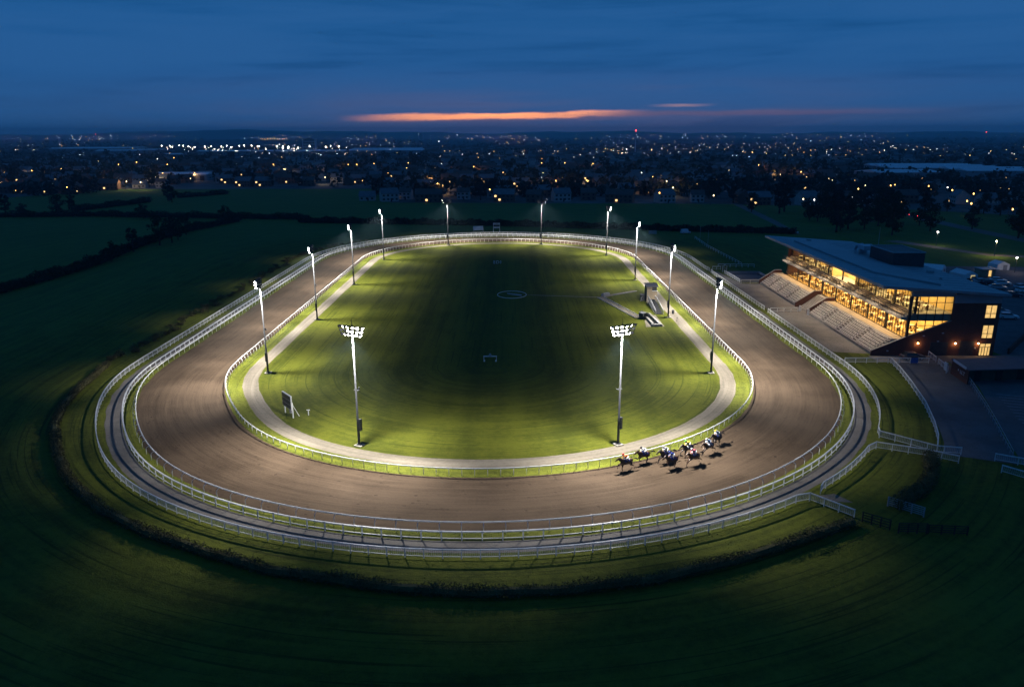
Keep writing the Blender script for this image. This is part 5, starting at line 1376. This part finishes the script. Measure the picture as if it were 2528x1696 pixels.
# jockey body, crouched over the withers
def jock_chain():
    b = MB()
    blob(b, [(-.22, 0, 1.90, .14), (-.02, 0, 2.0, .135), (.2, 0, 2.08, .15), (.32, 0, 2.12, .12)], 12)
    blob(b, [(.32, 0, 2.13, .06), (.46, 0, 2.22, .058)], 8)
    blob(b, [(.47, 0, 2.24, .10), (.56, 0, 2.25, .095)], 12, 1.15)
    b.tube([(.63, 0, 2.24), (.68, 0, 2.22), (.66, 0, 2.19)], [.03, .02, .025], 6)        # nose and chin
    b.tube([(.60, 0, 2.19), (.65, 0, 2.165)], [.06, .035], 8)
    for s in (-1, 1):
        b.tube([(.50, s*.095, 2.25), (.51, s*.125, 2.26)], [.03, .015], 6)              # ear
        blob(b, [(.30, s*.16, 2.10, .065), (.30, s*.24, 1.87, .05), (.58, s*.10, 1.78, .036)], 10)
        b.box((.63, s*.075, 1.76), (.09, .045, .08))
        for k in range(4):                                                              # fingers closed on the rein
            l = (.05, .058, .055, .043)[k]; zz_ = 1.79-.022*k
            b.tube([(.665, s*.075, zz_), (.665+l*.7, s*.06, zz_-.008), (.66+l*.5, s*.028, zz_-.02)], [.011, .010, .008], 5)
        b.tube([(.61, s*.06, 1.80), (.65, s*.04, 1.815), (.68, s*.03, 1.80)], [.012, .011, .008], 5)
        blob(b, [(-.2, s*.11, 1.90, .11), (.16, s*.30, 1.72, .085), (.12, s*.31, 1.68, .07), (-.16, s*.33, 1.40, .05), (-.14, s*.33, 1.34, .045), (.04, s*.33, 1.31, .035)], 10)
    return b
JM = voxel(jock_chain(), .024, 1)
M_SKIN = pmat('skin', (.42, .26, .19), .6, .08, 6); M_BREE = pmat('white_breeches', (.62, .62, .62), .7, .06, 4); M_BOOT = pmat('black_boot_leather', (.012, .012, .012), .4, .2, 4)
def jersey(o, c1, c2): pass
def wear(parts, grow):
    b = MB(); b.smooth = True
    for P in parts: blob(b, [(x, y, z, r+grow) for x, y, z, r in P], 12)
    return b
JACK = [[(-.16, 0, 1.94, .14), (-.02, 0, 2.0, .137), (.2, 0, 2.08, .152), (.30, 0, 2.12, .125)]]+[[(.28, s*.15, 2.10, .07), (.30, s*.24, 1.87, .055), (.50, s*.14, 1.80, .042)] for s in (-1, 1)]
BREE = [[(-.24, 0, 1.89, .13), (-.16, 0, 1.93, .14)]]+[[(-.2, s*.11, 1.90, .115), (.16, s*.30, 1.72, .09), (.12, s*.31, 1.68, .075), (.02, s*.32, 1.57, .062)] for s in (-1, 1)]
BOOT = [[(.0, s*.32, 1.56, .062), (-.16, s*.33, 1.40, .055), (-.14, s*.33, 1.33, .05), (.06, s*.33, 1.30, .04)] for s in (-1, 1)]
jack_me = wear(JACK, .014).mesh('jacket'); bree_me = wear(BREE, .012).mesh('breeches'); boot_me = wear(BOOT, .012).mesh('boots')
b = MB(); b.smooth = True; b.tube([(.40, 0, 2.24), (.42, 0, 2.30), (.49, 0, 2.385), (.57, 0, 2.36), (.64, 0, 2.30), (.70, 0, 2.285)], [.04, .10, .115, .11, .08, .05], 12); helm_me = b.mesh('helmet')
b = MB(); b.smooth = True
b.tube([(.55, 0, 1.66), (.8, 0, 1.80), (1.02, 0, 1.93), (1.12, 0, 1.98)], [.03, .05, .05, .02], 6, flat=1.6); mane_me = b.mesh('mane')
b = MB(); b.smooth = True; b.tube([(-1.0, 0, 1.45), (-1.18, 0, 1.50), (-1.42, 0, 1.46), (-1.66, 0, 1.34), (-1.84, 0, 1.2)], [.045, .07, .10, .085, .02], 8); tail_me = b.mesh('tail')
b = MB(); b.smooth = True
vs = []
for i in range(5):
    for k in range(9):
        a = radians(-78+156*k/8); x = -.42+.75*i/4; r = .352
        vs.append((x, r*sin(a), 1.235+r*1.05*cos(a)))
vs += [(p[0], p[1]*.94, 1.235+(p[2]-1.235)*.94) for p in vs]
fs = [(i*9+k, i*9+k+1, (i+1)*9+k+1, (i+1)*9+k) for i in range(4) for k in range(8)]+[(45+(i+1)*9+k, 45+(i+1)*9+k+1, 45+i*9+k+1, 45+i*9+k) for i in range(4) for k in range(8)]
b.add(vs, fs); cloth_me = b.mesh('saddle_cloth')
b = MB(); b.smooth = True; b.tube([(-.28, 0, 1.60), (-.1, 0, 1.63), (.12, 0, 1.66)], [.10, .13, .10], 8, flat=.5); sad_me = b.mesh('saddle')
b = MB()
for s in (-1, 1): b.tube([(.62, s*.07, 1.78), (1.1, s*.12, 1.72), (1.55, s*.07, 1.57)], .012, 4)
b.tube([(1.50, .09, 1.62), (1.46, 0, 1.70), (1.50, -.09, 1.62)], .015, 4); rein_me = b.mesh('bridle')
def inst(nm, me, par, mat):
    me2 = me.copy(); me2.materials.clear(); me2.materials.append(mat)
    o = bpy.data.objects.new(nm, me2); COL.objects.link(o); o.parent = par; return o
CL = dict(white=(.5, .5, .5), blue=(.025, .05, .24), orange=(.62, .13, .02), yellow=(.62, .52, .06), green=(.10, .35, .06), pink=(.55, .14, .18), pale=(.40, .50, .64), black=(.02, .02, .02), navy=(.02, .03, .12), red=(.45, .02, .02))
def silk(c): return pmat(c+'_silk', CL[c], .55, .06, 5)
RUN = [((1545, 1161), 0, 0, 'orange', 'red', 'navy', 'leading the field'), ((1589, 1143), 1, 1, 'white', 'black', 'blue', 'just inside and behind the leader'), ((1643, 1141), 2, 2, 'white', 'white', 'blue', 'next to the rail in third place'),
       ((1658, 1155), 0, 1, 'blue', 'blue', 'blue', 'mid-field, farthest from the rail'), ((1697, 1126), 2, 0, 'yellow', 'green', 'white', 'by the rail, in yellow silks'), ((1712, 1147), 1, 2, 'pink', 'white', 'navy', 'outside the yellow-silked jockey'),
       ((1748, 1121), 0, 2, 'pale', 'white', 'white', 'second to last, away from the rail'), ((1769, 1099), 2, 1, 'white', 'yellow', 'navy', 'last of the field, next to the rail')]
for (px, py), ct, ps, jc, hc, cc, where in RUN:
    x, y = G(px, py); a = atan2(y-YN, x-CX); hd = a-pi/2
    t = thing('racehorse', 'dark galloping racehorse '+where+', saddlecloth '+cc, 'horse', (x, y, .012), hd, 'racehorses galloping on the dirt track')
    o = inst('body', HM[ps], t, COATS[ct]); inst('mane', mane_me, t, M_HAIR); inst('tail', tail_me, t, M_HAIR); inst('saddle_cloth', cloth_me, t, silk(cc)); inst('saddle', sad_me, t, M_BOOT); inst('bridle', rein_me, t, M_BOOT)
    j = thing('person', 'jockey in '+jc+' silks, '+hc+' cap, on horse '+where, 'person', (x, y, .012), hd, 'jockeys riding the racehorses')
    inst('body', JM, j, M_SKIN); inst('jacket', jack_me, j, silk(jc)); inst('breeches', bree_me, j, M_BREE); inst('boots', boot_me, j, M_BOOT); inst('helmet', helm_me, j, silk(hc))

# ------------------------------------------------------------------ loose turf along the edges of the grass strips
b = MB()
def tuft(x, y, s):
    a = U(0, 6.28); c, q = cos(a), sin(a)
    for k in range(2):
        dx, dy = U(-.3, .3)*s*2, U(-.3, .3)*s*2
        b.add([(x-c*s*.5+dx, y-q*s*.5+dy, 0), (x+c*s*.5+dx, y+q*s*.5+dy, 0), (x+U(-.3, .3)*s+dx, y+U(-.3, .3)*s+dy, s*U(.5, .9))], [(0, 1, 2)])
for rad, wd, n in ((46.0, 1.35, 9000), (61.75, .75, 7500), (65.7, .45, 5000), (69.5, 3.0, 9000)):
    P = resample(ring(rad, .9 if rad > 60 else -.2), .25, True)
    for i in range(n):
        x, y, d = random.choice(P)
        if y > 260 and R() < .6: continue
        o = U(-1, 1)*wd; tuft(x-sin(d)*o, y+cos(d)*o, U(.05, .10))
tag(b.build('grass', None, M_GRASS), kind='stuff')

# ------------------------------------------------------------------ rendering
SC.view_settings.view_transform = 'Standard'; SC.view_settings.look = 'None'; SC.view_settings.exposure = 0; SC.view_settings.gamma = 1
c = SC.cycles
c.max_bounces = 5; c.diffuse_bounces = 2; c.glossy_bounces = 2; c.transmission_bounces = 3; c.transparent_max_bounces = 12; c.volume_bounces = 0
c.sample_clamp_indirect = 2.0; c.use_denoising = True; c.caustics_reflective = False; c.caustics_refractive = False
try: c.use_light_tree = True
except Exception: pass
